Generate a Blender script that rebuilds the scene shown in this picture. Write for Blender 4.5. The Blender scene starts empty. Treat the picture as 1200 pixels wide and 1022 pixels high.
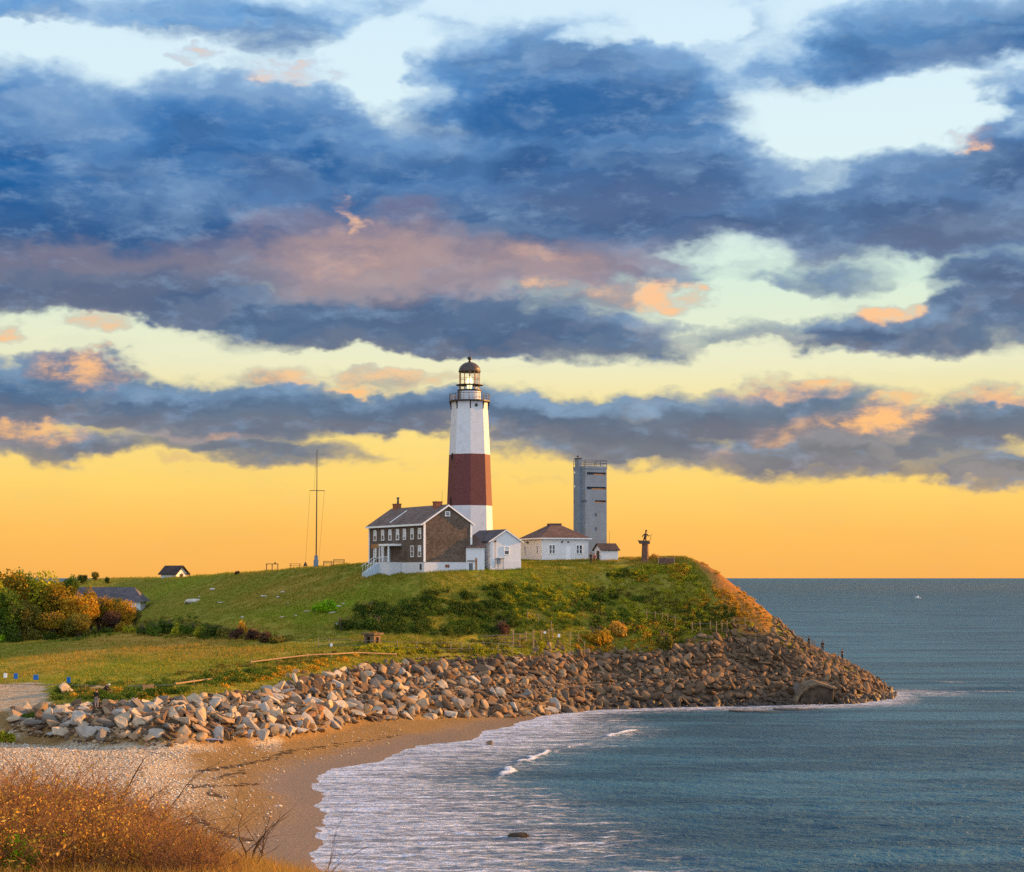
import bpy, math, random
import numpy as np
from mathutils import Vector, Matrix
R = math.radians
rnd = random.Random(7)
S = bpy.context.scene
C = S.collection

# ---------------------------------------------------------------- camera
F = 2130.0                      # focal length in pixels of a 1200 px wide picture
H = 19.0                        # eye height above the sea
cam_d = bpy.data.cameras.new("camera")
cam_d.sensor_width = 36.0
cam_d.lens = F * 36.0 / 1200.0
cam_d.shift_y = (677.0 - 511.0) / 1200.0
cam_d.clip_start = 0.5
cam_d.clip_end = 90000.0
cam = bpy.data.objects.new("camera", cam_d)
cam.location = (0, 0, H)
cam.rotation_euler = (R(90), 0, 0)
C.objects.link(cam)
S.camera = cam
S.view_settings.view_transform = 'Standard'
S.view_settings.look = 'None'
S.view_settings.exposure = 1.15
S.view_settings.gamma = 1.0
S.cycles.use_denoising = False
S.cycles.use_adaptive_sampling = True
S.cycles.adaptive_threshold = 0.01
S.cycles.adaptive_min_samples = 10
S.cycles.max_bounces = 4
S.cycles.diffuse_bounces = 2
S.cycles.glossy_bounces = 2
S.cycles.transmission_bounces = 3
S.cycles.transparent_max_bounces = 6
S.cycles.sample_clamp_indirect = 3.0
S.cycles.sample_clamp_direct = 6.0

# ---------------------------------------------------------------- sun
SUN_EL = R(13.0)
SUN_DIR = Vector((0.9205 * math.cos(SUN_EL), 0.3907 * math.cos(SUN_EL), math.sin(SUN_EL)))
sun_d = bpy.data.lights.new("sun", 'SUN')
sun_d.energy = 5.0
sun_d.angle = R(0.6)
sun_d.color = (1.0, 0.47, 0.11)
sun = bpy.data.objects.new("sun", sun_d)
sun.rotation_euler = SUN_DIR.to_track_quat('Z', 'Y').to_euler()
sun.location = (150, 100, 120)
C.objects.link(sun)

# ---------------------------------------------------------------- sky
def srgb(r, g, b):
    def f(v):
        v /= 255.0
        return v / 12.92 if v <= 0.04045 else ((v + 0.055) / 1.055) ** 2.4
    return (f(r), f(g), f(b), 1.0)

W = bpy.data.worlds.new("World")
S.world = W
W.use_nodes = True
nt = W.node_tree
nt.nodes.clear()

class NG:
    """small helper that adds shader nodes"""
    def __init__(s, tree): s.t = tree
    def _set(s, sock, v):
        if v is None: return
        if hasattr(v, 'is_linked') or isinstance(v, bpy.types.NodeSocket): s.t.links.new(v, sock)
        else: sock.default_value = v
    def m(s, op, a, b=None, c=None, clamp=False):
        n = s.t.nodes.new('ShaderNodeMath'); n.operation = op; n.use_clamp = clamp
        for i, v in enumerate((a, b, c)): s._set(n.inputs[i], v)
        return n.outputs[0]
    def v(s, op, a, b=None, c=None):
        n = s.t.nodes.new('ShaderNodeVectorMath'); n.operation = op
        for i, v in enumerate((a, b, c)): s._set(n.inputs[i], v)
        return n.outputs['Value'] if op in ('DOT_PRODUCT', 'LENGTH', 'DISTANCE') else n.outputs[0]
    def mr(s, x, a, b, c, d, kind='SMOOTHSTEP'):
        n = s.t.nodes.new('ShaderNodeMapRange'); n.interpolation_type = kind
        for i, v in zip(('Value', 'From Min', 'From Max', 'To Min', 'To Max'), (x, a, b, c, d)): s._set(n.inputs[i], v)
        return n.outputs[0]
    def mix(s, f, a, b, blend='MIX'):
        n = s.t.nodes.new('ShaderNodeMix'); n.data_type = 'RGBA'; n.blend_type = blend; n.clamp_factor = True
        s._set(n.inputs[0], f); s._set(n.inputs[6], a); s._set(n.inputs[7], b)
        return n.outputs[2]
    def ramp(s, f, stops, interp='LINEAR'):
        n = s.t.nodes.new('ShaderNodeValToRGB'); n.color_ramp.interpolation = interp
        e = n.color_ramp.elements
        while len(e) < len(stops): e.new(0.5)
        for el, (p, c) in zip(e, stops):
            el.position = p; el.color = c if len(c) == 4 else (*c, 1)
        s._set(n.inputs[0], f)
        return n.outputs[0]
    def noise(s, vec, scale, detail=3, rough=0.5, dist=0.0, color=False):
        n = s.t.nodes.new('ShaderNodeTexNoise')
        s._set(n.inputs['Vector'], vec)
        n.inputs['Scale'].default_value = scale; n.inputs['Detail'].default_value = detail
        n.inputs['Roughness'].default_value = rough; n.inputs['Distortion'].default_value = dist
        return n.outputs['Color' if color else 'Fac']

g = NG(nt)
tc = nt.nodes.new('ShaderNodeTexCoord')
dirv = tc.outputs['Generated']
sep = nt.nodes.new('ShaderNodeSeparateXYZ'); nt.links.new(dirv, sep.inputs[0])
az = g.m('ARCTAN2', sep.outputs[0], sep.outputs[1])
hor = g.m('SQRT', g.m('ADD', g.m('MULTIPLY', sep.outputs[0], sep.outputs[0]), g.m('MULTIPLY', sep.outputs[1], sep.outputs[1])))
ev = g.m('DIVIDE', sep.outputs[2], g.m('MAXIMUM', hor, 0.02))
cmb = nt.nodes.new('ShaderNodeCombineXYZ')
nt.links.new(az, cmb.inputs[0]); nt.links.new(ev, cmb.inputs[1])
P0 = cmb.outputs[0]
# soft displacement of the cloud outlines
wn = g.noise(g.v('MULTIPLY', P0, (14.0, 24.0, 1)), 1.0, 4, 0.6, 0.0, True)
wn2 = g.noise(g.v('MULTIPLY', P0, (60.0, 95.0, 1)), 1.0, 3, 0.6, 0.0, True)
Pw = g.v('MULTIPLY_ADD', g.v('SUBTRACT', wn, (0.5, 0.5, 0.5)), (0.10, 0.035, 0.0), P0)
Pw = g.v('MULTIPLY_ADD', g.v('SUBTRACT', wn2, (0.5, 0.5, 0.5)), (0.022, 0.014, 0.0), Pw)

def U(px): return math.atan((px - 600.0) / F)
def V(px, py): return (677.0 - py) / F * math.cos(U(px))

CLOUDS = [  # azimuth, elevation, half sizes (in 1/2130 rad), weight
 (250,28,170,42,1.0),(30,8,80,28,.8),(420,8,60,25,.4),(560,40,90,30,.5),
 (50,190,150,105,1.3),(120,270,230,75,1.2),(290,150,130,66,1.35),(300,225,200,60,.8),
 (640,100,170,72,1.1),(740,150,200,95,1.1),(550,205,250,80,1.1),(840,225,210,55,1.0),
 (1120,35,160,52,1.2),(960,75,80,50,.8),(860,20,50,40,.3),
 (1130,220,130,70,1.3),(1000,265,230,42,.9),(1210,290,120,40,.7),
 (300,295,420,62,1.0),(640,285,300,44,.9),(60,300,200,60,.7),
 (100,350,260,24,1.1),(420,378,280,34,1.2),(680,395,190,24,1.1),(600,335,260,40,.8),
 (960,322,75,18,.7),(1160,340,90,30,1.0),(1120,385,180,30,1.0),(960,392,100,24,.9),
 (60,458,170,36,1.2),(300,478,260,32,1.3),(560,488,170,28,1.1),(730,492,150,30,1.1),(900,478,150,34,1.1),(1040,508,150,28,1.1),(1180,492,90,32,1.0),
 (40,518,120,20,1.0),(230,515,150,20,.9),(350,536,100,16,.9),(700,520,130,20,.9),(860,533,160,22,1.0),(1060,545,160,24,1.0),(1190,560,70,20,.9),(480,545,60,9,.25),
 (470,440,60,13,.6),(320,437,60,12,.6),(90,428,75,14,.8),
(1350,120,200,140,1.0),(-180,160,220,120,1.0),(-160,470,200,50,1.0),(1400,480,180,60,1.0),(1360,330,180,60,.9),(600,-110,500,70,1.0),(100,-150,350,60,1.0),(1200,-120,280,50,.9)]
HOLES = [(520,50,80,20,.7),(800,28,60,22,.7),(700,48,50,12,.5),(620,70,40,12,.3),(1190,75,50,14,.5),(20,45,60,14,.4),(430,70,60,60,.9),(130,55,170,26,.8),(940,140,110,46,.9),(1090,130,70,40,.9),(860,285,80,22,.8),(850,350,70,26,.7),(180,392,170,14,.6),(450,415,180,12,.7),(700,440,150,14,.8),(1010,425,110,10,.5),(880,415,60,14,.5),(1080,340,60,14,.5)]
acc = None
Pc = Pw
for i, (cx, cy, rx, ry, w) in enumerate(CLOUDS + [(a, b, c, d, -e) for (a, b, c, d, e) in HOLES]):
    if i % 4 == 3: Pc = g.v('MULTIPLY_ADD', acc, (1e-9, 1e-9, 1e-9), Pw)   # keeps the node chain in order
    iu, iv = F / rx / 1.25, F / ry / 1.25
    q = g.v('MULTIPLY_ADD', Pc, (iu, iv, 0.0), (-U(cx) * iu, -V(cx, cy) * iv, 0.35))
    k = g.mr(g.v('DOT_PRODUCT', q, q), 1.12, 0.05, 0.0, w)
    acc = g.v('MULTIPLY_ADD', q, k, acc if acc is not None else (0, 0, 0))
sa = nt.nodes.new('ShaderNodeSeparateXYZ'); nt.links.new(acc, sa.inputs[0])
cov = g.m('DIVIDE', sa.outputs[2], 0.35)
tilt = sa.outputs[1]
n1 = g.noise(g.v('MULTIPLY_ADD', Pw, (11.0, 26.0, 1), (3.1, 1.7, 0)), 1.0, 5, 0.58)
n2 = g.noise(g.v('MULTIPLY', P0, (36.0, 78.0, 1)), 1.0, 7, 0.64)
# the rest of the sky carries broken cloud of its own
far = g.mr(g.m('ABSOLUTE', az), 0.42, 0.75, 0.0, 1.0)
far = g.m('MAXIMUM', far, g.mr(ev, 0.42, 0.6, 0.0, 1.0))
n3 = g.noise(g.v('MULTIPLY', P0, (2.2, 7.0, 1)), 1.0, 5, 0.6)
cov = g.m('ADD', cov, g.m('MULTIPLY', far, g.m('MULTIPLY', g.m('SUBTRACT', n3, 0.46), 4.0)))
cn = g.m('MULTIPLY_ADD', g.mr(cov, -0.1, 0.3, 0.1, 1.0), g.m('ADD', g.m('MULTIPLY', g.m('SUBTRACT', n1, 0.5), 1.7), g.m('MULTIPLY', g.m('SUBTRACT', n2, 0.5), 0.6)), cov)
alpha = g.mr(cn, -0.12, 1.05, 0.0, 1.0)
n4 = g.noise(g.v('MULTIPLY_ADD', Pw, (6.0, 40.0, 1), (7.7, 2.2, 0)), 1.0, 4, 0.6)
core = g.m('MULTIPLY', g.mr(cn, 0.35, 1.75, 0.0, 1.0), g.mr(n4, 0.34, 0.56, 0.45, 1.0))
# clear sky: amber at the horizon to pale blue above
clear = g.ramp(g.m('MULTIPLY', ev, 2.0), [(0.0, srgb(250, 178, 84)), (0.05, srgb(254, 190, 88)), (0.105, srgb(255, 212, 106)),
     (0.17, srgb(250, 222, 132)), (0.235, srgb(236, 234, 196)), (0.33, srgb(214, 236, 218)), (0.46, srgb(222, 242, 244)), (0.64, srgb(212, 236, 250)), (1.0, srgb(205, 228, 250))])
lowc = g.ramp(g.m('MULTIPLY', ev, 2.0), [(0.0, srgb(170, 140, 120)), (0.13, srgb(128, 130, 138)), (0.2, srgb(100, 124, 148)), (0.3, srgb(96, 122, 156)), (0.42, srgb(92, 134, 184)), (0.55, srgb(96, 152, 208)), (0.66, srgb(124, 176, 224))])
left = g.mr(az, -0.25, 0.16, 1.0, 0.0, 'LINEAR')
highc = g.ramp(g.m('MULTIPLY', ev, 2.0), [(0.13, srgb(112, 112, 118)), (0.2, srgb(72, 98, 130)), (0.3, srgb(72, 92, 128)), (0.4, srgb(66, 94, 136)), (0.52, srgb(50, 98, 152))])
highl = g.ramp(g.m('MULTIPLY', ev, 2.0), [(0.13, srgb(110, 112, 122)), (0.2, srgb(52, 94, 138)), (0.3, srgb(70, 96, 134)), (0.36, srgb(44, 86, 138)), (0.43, srgb(0, 90, 156)), (0.6, srgb(6, 106, 180))])
dark = g.mix(left, highc, highl)
body = g.mix(core, lowc, dark)
ra = g.noise(g.v('MULTIPLY', Pw, (11.0, 27.0, 1)), 1.0, 3, 0.5)
rb_ = g.noise(g.v('MULTIPLY', g.v('ADD', Pw, (0.007, -0.014, 0.0)), (11.0, 27.0, 1)), 1.0, 3, 0.5)
rel = g.m('SUBTRACT', rb_, ra)
lit_c = g.mix(g.mr(ev, 0.10, 0.22, 0.0, 1.0), srgb(190, 176, 168), srgb(158, 188, 218))
body = g.mix(g.m('MULTIPLY', g.mr(rel, 0.0, 0.24, 0.0, 0.5), g.mr(cn, 1.9, 0.6, 0.55, 1.0)), body, lit_c)
body = g.mix(g.mr(rel, 0.0, -0.24, 0.0, 0.38), body, g.mix(g.mr(ev, 0.12, 0.24, 0.0, 1.0), srgb(84, 92, 116), srgb(38, 72, 124)))
# dusky purple undersides, paler shoulders
under = g.mr(g.m('ADD', tilt, g.m('MULTIPLY', g.m('SUBTRACT', n1, 0.5), 0.6)), 0.0, -0.6, 0.0, 0.6)
body = g.mix(under, body, g.mix(g.mr(ev, 0.12, 0.24, 0.0, 1.0), srgb(112, 110, 124), srgb(78, 104, 148)))
top = g.m('MULTIPLY', g.mr(g.m('ADD', tilt, g.m('MULTIPLY', g.m('SUBTRACT', n2, 0.5), 0.5)), 0.0, 0.6, 0.0, 0.6), g.mr(n1, 0.35, 0.68, 0.1, 1.0))
body = g.mix(top, body, srgb(150, 182, 214))
body = g.mix(g.mr(n2, 0.5, 0.72, 0.0, 0.35), body, srgb(142, 172, 206))
DUSK = [(430,300,170,52,.8),(600,318,190,36,.7),(330,262,60,30,.4),(250,300,110,24,.35),(700,300,120,30,.5),(90,300,120,22,.25),(480,250,60,20,.25)]
dk = g.m('MULTIPLY', cn, 1e-9)
Pc = g.v('MULTIPLY_ADD', dk, (1e-9, 1e-9, 1e-9), Pw)
for (cx, cy, rx, ry, w) in DUSK:
    iu, iv = F / rx / 1.2, F / ry / 1.2
    q = g.v('MULTIPLY_ADD', Pc, (iu, iv, 0.0), (-U(cx) * iu, -V(cx, cy) * iv, 0.0))
    dk = g.m('MAXIMUM', g.mr(g.v('DOT_PRODUCT', q, q), 1.0, 0.0, 0.0, w), dk)
body = g.mix(g.m('MULTIPLY', dk, g.mr(n1, 0.3, 0.62, 0.45, 1.0)), body, srgb(186, 156, 150))
WARM = [(95,432,75,20,1.1),(8,388,28,16,1.2),(115,385,42,16,1.0),(325,437,75,18,1.0),(475,442,80,16,1.0),(400,292,70,40,.5),(396,240,14,34,.8),
 (600,345,90,16,.4),(790,345,62,26,1.3),(700,345,90,24,.6),(1020,362,50,16,1.3),(930,452,75,20,1.0),(1060,490,85,26,1.3),(960,500,90,20,.7),(1140,162,60,14,1.2),(345,84,50,14,1.0),(240,72,30,11,.9),
 (30,505,80,16,1.1),(250,512,80,10,.6),(232,545,45,10,.7),(450,530,90,12,.55),(850,533,60,18,.6),(1190,468,60,12,.9),(590,560,90,10,.5),(430,455,40,6,.9),(640,300,90,12,.5),(1030,545,120,14,.35),(470,550,60,8,.6)]
rim = g.m('MULTIPLY', g.mr(cn, 0.05, 0.95, 1.0, 0.0), g.mr(tilt, 0.05, 0.4, 0.0, 1.0))
wa = g.m('MULTIPLY', g.m('MULTIPLY', rim, alpha), g.mr(ev, 0.13, 0.24, 1.0, 0.0))
for i, (cx, cy, rx, ry, w) in enumerate(WARM):
    if i % 4 == 0: Pc = g.v('MULTIPLY_ADD', wa, (1e-9, 1e-9, 1e-9), Pw)
    iu, iv = F / rx / 1.2, F / ry / 1.2
    q = g.v('MULTIPLY_ADD', Pc, (iu, iv, 0.0), (-U(cx) * iu, -V(cx, cy) * iv, 0.0))
    k = g.mr(g.v('DOT_PRODUCT', q, q), 1.0, 0.0, 0.0, w)
    wa = g.m('ADD', k, wa)
wa = g.m('MULTIPLY', wa, g.mr(g.m('ADD', n2, g.m('MULTIPLY', n1, 0.8)), 0.62, 1.15, 0.1, 1.3))
peach = g.mix(g.mr(ev, 0.05, 0.22, 0.0, 1.0), srgb(255, 190, 118), srgb(250, 196, 154))
peach = g.mix(g.mr(wa, 0.2, 1.0, 1.0, 0.0), peach, srgb(196, 158, 150))
alpha2 = g.m('MAXIMUM', alpha, g.mr(wa, 0.05, 1.6, 0.0, 0.95))
body = g.mix(g.mr(wa, 0.0, 1.5, 0.0, 1.0), body, peach)
skyc = g.mix(alpha2, clear, body)
# the western half of the sky behind the eye and the zenith are bright and cool
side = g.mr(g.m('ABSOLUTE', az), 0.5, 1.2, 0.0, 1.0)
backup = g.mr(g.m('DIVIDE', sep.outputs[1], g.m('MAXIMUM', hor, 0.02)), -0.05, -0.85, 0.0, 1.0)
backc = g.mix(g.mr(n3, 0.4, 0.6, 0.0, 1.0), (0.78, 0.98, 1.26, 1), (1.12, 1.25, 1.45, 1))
skyc = g.mix(g.m('MULTIPLY', side, g.mr(ev, 0.25, 1.0, 0.75, 0.2)), skyc, (0.62, 0.40, 0.30, 1))
skyc = g.mix(g.mr(ev, 0.5, 1.3, 0.0, 1.0), skyc, (0.42, 0.55, 0.74, 1))
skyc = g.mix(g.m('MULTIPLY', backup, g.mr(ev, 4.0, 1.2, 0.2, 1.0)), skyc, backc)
nish = nt.nodes.new('ShaderNodeTexSky'); nish.sky_type = 'NISHITA'; nish.sun_disc = False
nish.sun_elevation = SUN_EL; nish.sun_rotation = math.atan2(SUN_DIR.x, SUN_DIR.y)
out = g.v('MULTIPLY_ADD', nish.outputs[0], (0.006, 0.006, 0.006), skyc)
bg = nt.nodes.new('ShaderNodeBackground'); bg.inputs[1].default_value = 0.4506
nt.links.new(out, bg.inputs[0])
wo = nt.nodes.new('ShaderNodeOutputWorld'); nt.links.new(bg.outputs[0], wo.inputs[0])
W.cycles.sampling_method = 'MANUAL'; W.cycles.sample_map_resolution = 256

# ================================================================ helpers
def vnoise(x, y, seed=0):
    """smooth lattice noise, 0..1"""
    xi = np.floor(x).astype(np.int64); yi = np.floor(y).astype(np.int64)
    fx = x - xi; fy = y - yi
    fx = fx * fx * (3 - 2 * fx); fy = fy * fy * (3 - 2 * fy)
    def h(a, b):
        n = (a * 374761393 + b * 668265263 + seed * 1442695041) & 0xffffffff
        n = ((n ^ (n >> 13)) * 1274126177) & 0xffffffff
        return ((n ^ (n >> 16)) & 0xffff) / 65535.0
    return (h(xi, yi) * (1 - fx) + h(xi + 1, yi) * fx) * (1 - fy) + (h(xi, yi + 1) * (1 - fx) + h(xi + 1, yi + 1) * fx) * fy

def fbm(x, y, seed=0, octs=4, gain=0.5):
    s = 0; a = 1; t = 0
    for i in range(octs):
        s = s + a * vnoise(x * 2 ** i + 17.3 * i, y * 2 ** i - 9.1 * i, seed + i); t += a; a *= gain
    return s / t

def sstep(a, b, x):
    t = np.clip((x - a) / (b - a), 0, 1); return t * t * (3 - 2 * t)

def np_mesh(name, verts, faces, mat=None, smooth=False, attrs=None, link=True, parent=None):
    """faces: (n, k) integer array of k-gons"""
    me = bpy.data.meshes.new(name)
    verts = np.asarray(verts, dtype=np.float32); faces = np.asarray(faces, dtype=np.int32)
    k = faces.shape[1]; n = len(faces)
    me.vertices.add(len(verts)); me.vertices.foreach_set('co', verts.ravel())
    me.loops.add(n * k); me.loops.foreach_set('vertex_index', faces.ravel())
    me.polygons.add(n)
    me.polygons.foreach_set('loop_start', np.arange(0, n * k, k, dtype=np.int32))
    if smooth: me.polygons.foreach_set('use_smooth', np.ones(n, dtype=bool))
    me.update(calc_edges=True)
    for an, arr in (attrs or {}).items():
        a = me.attributes.new(an, 'FLOAT', 'POINT'); a.data.foreach_set('value', np.asarray(arr, dtype=np.float32))
    if mat: me.materials.append(mat)
    if not link: return me
    o = bpy.data.objects.new(name, me); C.objects.link(o)
    if parent: o.parent = parent
    return o

def tag(o, label=None, cat=None, group=None, kind=None):
    if label: o['label'] = label
    if cat: o['category'] = cat
    if group: o['group'] = group
    if kind: o['kind'] = kind
    return o

# ---------------------------------------------------------------- materials
def new_mat(name):
    m = bpy.data.materials.new(name); m.use_nodes = True
    t = m.node_tree; t.nodes.clear()
    b = t.nodes.new('ShaderNodeBsdfPrincipled'); o = t.nodes.new('ShaderNodeOutputMaterial')
    t.links.new(b.outputs[0], o.inputs[0])
    return m, NG(t), b
def setb(q, b, **kw):
    for k, v in kw.items():
        q._set(b.inputs[k.replace('_', ' ')], v)
def objco(q): return q.t.nodes.new('ShaderNodeTexCoord').outputs['Object']
def geo(q, out='Position'): return q.t.nodes.new('ShaderNodeNewGeometry').outputs[out]
def attr(q, name):
    n = q.t.nodes.new('ShaderNodeAttribute'); n.attribute_name = name; return n.outputs['Fac']
def bump(q, b, h, strength=0.5, dist=0.1):
    n = q.t.nodes.new('ShaderNodeBump'); n.inputs['Strength'].default_value = strength; n.inputs['Distance'].default_value = dist
    q._set(n.inputs['Height'], h); q.t.links.new(n.outputs[0], b.inputs['Normal'])
def c4(c): return (*c, 1.0) if len(c) == 3 else c

def simple(name, c1, c2=None, scale=3.0, rough=0.75, bmp=0.3, bdist=0.02, metal=0.0, stretch=None, spec=0.3):
    m, q, b = new_mat(name)
    co = objco(q)
    if stretch: co = q.v('MULTIPLY', co, stretch)
    n = q.noise(co, scale, 5, 0.65)
    q._set(b.inputs['Base Color'], q.mix(q.mr(n, 0.35, 0.65, 0, 1), c4(c1), c4(c2 or tuple(v * 0.75 for v in c1))))
    b.inputs['Roughness'].default_value = rough; b.inputs['Metallic'].default_value = metal
    b.inputs['Specular IOR Level'].default_value = spec
    if bmp: bump(q, b, n, bmp, bdist)
    return m

# ================================================================ ground
def E(py, d): return (d, H - (py - 677.0) / F * d)
# azimuth station -> (row, depth) pairs: rock foot, berm front, berm back, rock top, slope..., brow, crest
ST = {
 -600: [(856,190.4),(838,193),(832,197),(826,200),(815,212),(803,225),(775,255),(746,290),(722,345),(690,450)],
 0:    [(856,190.4),(838,193),(832,197),(826,200),(815,212),(803,225),(775,255),(746,290),(722,345),(690,450)],
 100:  [(866,182.6),(840,187),(832,192),(822,197),(808,212),(790,232),(768,258),(745,287),(727,345),(679,430)],
 150:  [(868,182.0),(838,187),(831,192),(819,197.5),(805,211),(783,236),(760,262),(743,285),(726,345),(677,425)],
 200:  [(868,182.9),(836,187),(829,192.5),(815,198),(802,210),(775,240),(758,262),(742,282),(705,335),(675.5,395)],
 300:  [(862,192.3),(836,197),(830,202),(806,209),(785,225),(766,245),(757,255),(750,262),(700,305),(669,340)],
 360:  [(856,203),(828,210),(822,216),(789,224),(778,234),(762,248),(752,256),(738,266),(692,298),(664,322)],
 430:  [(841,222),(815,228),(808,234),(776,243),(768,247),(755,253),(746,258),(725,268),(684,286),(659.5,301)],
 500:  [(836,233),(808,240),(801,246),(772,253),(766,256),(752,260),(736,265),(708,272),(672,281),(662.5,300)],
 560:  [(833,241),(803,248),(796,254),(769,260),(762,263),(748,267),(732,271.5),(704,278),(667,286),(658,303)],
 600:  [(831,246),(800,253),(793,258),(766,264),(758,267),(746,270.5),(732,274.5),(706,281),(666,289),(657,303)],
 700:  [(830.5,263),(800,268),(795,271.5),(762,277.5),(750,280),(740,281.8),(728,284),(703,288.5),(668,294),(655.5,302)],
 760:  [(829,266.5),(800,270),(790,273.5),(762,279),(745,282.8),(732,285.5),(712,289),(692,292.5),(667,297.5),(653.5,303)],
 820:  [(828,268.8),(800,272),(786,277.5),(750,284),(735,287),(722,289),(706,291),(688,293.5),(663,297),(651,300)],
 838:  [(828,269.3),(800,272.5),(785,278),(748,285),(734,287.5),(722,289),(708,290.7),(692,292.3),(672,294.6),(658,297)],
 860:  [(827,270.5),(800,274),(782,281),(744,288),(730,290),(720,291),(710,292),(700,293),(688,294.5),(676,296)],
 900:  [(826,271.6),(802,275),(785,281),(745,288),(738,289.5),(733,290.5),(728,291.5),(724,292.5),(719,294),(714,296)],
 940:  [(826,273),(803,276),(788,281.5),(770,286),(766,288),(763,289),(760,290),(757,291.5),(754,293.5),(751,296)],
 1000: [(824,275),(810,278),(802,281.5),(796,284.5),(792,287),(789,288.5),(786,290),(783.5,292),(781,294),(778,296)],
 1030: [(818,283),(811,285.5),(807,287.5),(804,289.5),(802,291),(801,292),(800,293),(799,294),(798,295.5),(796.5,297)],
 1050: [(819,288),(818,290),(817,291),(816,292),(815,293),(815,294),(814,295),(814,296),(813,297),(813,298)],
}
KX = np.array(sorted(ST), float)
KD = np.array([[E(py, d)[0] for (py, d) in ST[int(k)]] for k in KX])
KZ = np.array([[E(py, d)[1] for (py, d) in ST[int(k)]] for k in KX])
def back_rows(px, dc, zc):
    """two more rows behind the crest"""
    if px <= 400: return (dc + 150, zc * 0.8, 1100, 8.0)
    if px <= 760: return (dc + 45, zc - 0.2, dc + 110, -6.0)
    if px <= 825: return (dc + 16, zc * 0.9, dc + 60, -6.0)
    return (dc + 5, zc * 0.55, dc + 16, -6.0)
bk = np.array([back_rows(px, KD[i, -1], KZ[i, -1]) for i, px in enumerate(KX)])
KD = np.hstack([KD, bk[:, 0:1], bk[:, 2:3]]); KZ = np.hstack([KZ, bk[:, 1:2], bk[:, 3:4]])
KXR = KX
KZ[:, 1] -= 0.35 * (KX < 920); KZ[:, 2] -= 0.4 * (KX < 920); KZ[:, 3] -= 0.6 * (KX < 920)

def P(px, py, d):
    """the point seen in that direction at depth d"""
    return ((px - 600.0) / F * d, d, H - (py - 677.0) / F * d)

def w0(px, py): d = F * H / (py - 677.0); return ((px - 600.0) / F * d, d)
SHORE = [(70,-80),(46,0),(30,35),(12,62),(-4,85)] + [w0(*p) for p in [(352,1060),(377,1022),(358,1005),(382,987),(368,982),(387,966),(390,953),(370,941),(383,939),(364,919),(381,905),
    (402,898),(440,892),(452,886),(474,881),(504,871),(530,870),(552,867),(575,856),(612,847),(642,836),(672,833),(747,829),(850,827),(900,826),(1000,825),(1030,820),(1050,810),(1052,800)]] + \
    [((940-600)/F*322,322),(44,335),(40,370),(34,440),(20,520),(-60,560),(-200,700),(-500,1300),(-2500,2500),(-3000,-80)]
def chaikin(p):
    out = []
    for i in range(len(p)):
        a, b_ = p[i], p[(i + 1) % len(p)]
        out += [(a[0] * .75 + b_[0] * .25, a[1] * .75 + b_[1] * .25), (a[0] * .25 + b_[0] * .75, a[1] * .25 + b_[1] * .75)]
    return out
SHORE = chaikin(SHORE)
def shore_sd(x, y):
    """signed distance to the waterline, positive on land"""
    shp = x.shape; x = x.ravel(); y = y.ravel()
    best = np.full(x.shape, 1e9); inside = np.zeros(x.shape, bool)
    n = len(SHORE)
    for i in range(n):
        ax, ay = SHORE[i]; bx, by = SHORE[(i + 1) % n]
        dx, dy = bx - ax, by - ay
        t = np.clip(((x - ax) * dx + (y - ay) * dy) / (dx * dx + dy * dy), 0, 1)
        best = np.minimum(best, np.hypot(x - ax - t * dx, y - ay - t * dy))
        c = ((ay > y) != (by > y))
        with np.errstate(divide='ignore', invalid='ignore'):
            xi = ax + (y - ay) * dx / (dy if dy != 0 else 1e-9)
        inside ^= c & (x < xi)
    return (np.where(inside, best, -best)).reshape(shp)

def station(x, y):
    yy = np.maximum(y, 1.0)
    px = 600 + F * x / yy
    D = [np.interp(px, KXR, KD[:, k]) for k in range(KD.shape[1])]
    Z = [np.interp(px, KXR, KZ[:, k]) for k in range(KD.shape[1])]
    z = np.full(x.shape, -99.0)
    for k in range(len(D) - 1):
        t = (y - D[k]) / np.maximum(D[k + 1] - D[k], 1e-3)
        m = (t >= 0) & (t < 1)
        z[m] = (Z[k] + (Z[k + 1] - Z[k]) * t)[m]
    m = y >= D[-1]; z[m] = Z[-1][m]
    z[px > 1060] = -9
    return z, D[0], D[3], px

def ground_raw(x, y):
    sd = shore_sd(x, y)
    sd = sd + (fbm(x / 5.0, y / 8.0, 91, 3) - 0.5) * 3.4 * (np.abs(sd) < 14) * (y > 95) * (y < 255)
    zb = np.where(sd > 0, np.minimum(0.1 * sd, 1.0 + 0.035 * sd), np.maximum(0.06 * sd - 0.03, -6.0))
    zb = np.minimum(zb, 3.0)
    zs, d0, dtop, px = station(x, y)
    z = np.where((zs > -50) & (y >= d0), np.where(sd > 0, np.maximum(zs, np.minimum(zb, zs + 1.0)), np.minimum(zs, zb)), zb)
    # the bluff under the eye
    Ed = np.interp(px, [-200, 150, 300, 400, 520], [58, 56, 50, 36, 26])
    Ed = np.where(y < 1, np.interp(x, [-10, 30], [56, 8]), Ed)
    zn = 17.4 - 0.125 * np.maximum(y, 0) + 0.25 * (fbm(x * 0.3, y * 0.3, 5) - 0.5)
    zn = zn - np.maximum(y - Ed, 0) * 0.55 - np.maximum(x - 3 - 0.0 * y, 0) * 0.5 
    zn = zn - np.maximum(np.abs(x + 0) - 400, 0)
    zn = np.where(y < 110, zn, -50)
    return np.maximum(z, zn), sd, px, dtop

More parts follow.
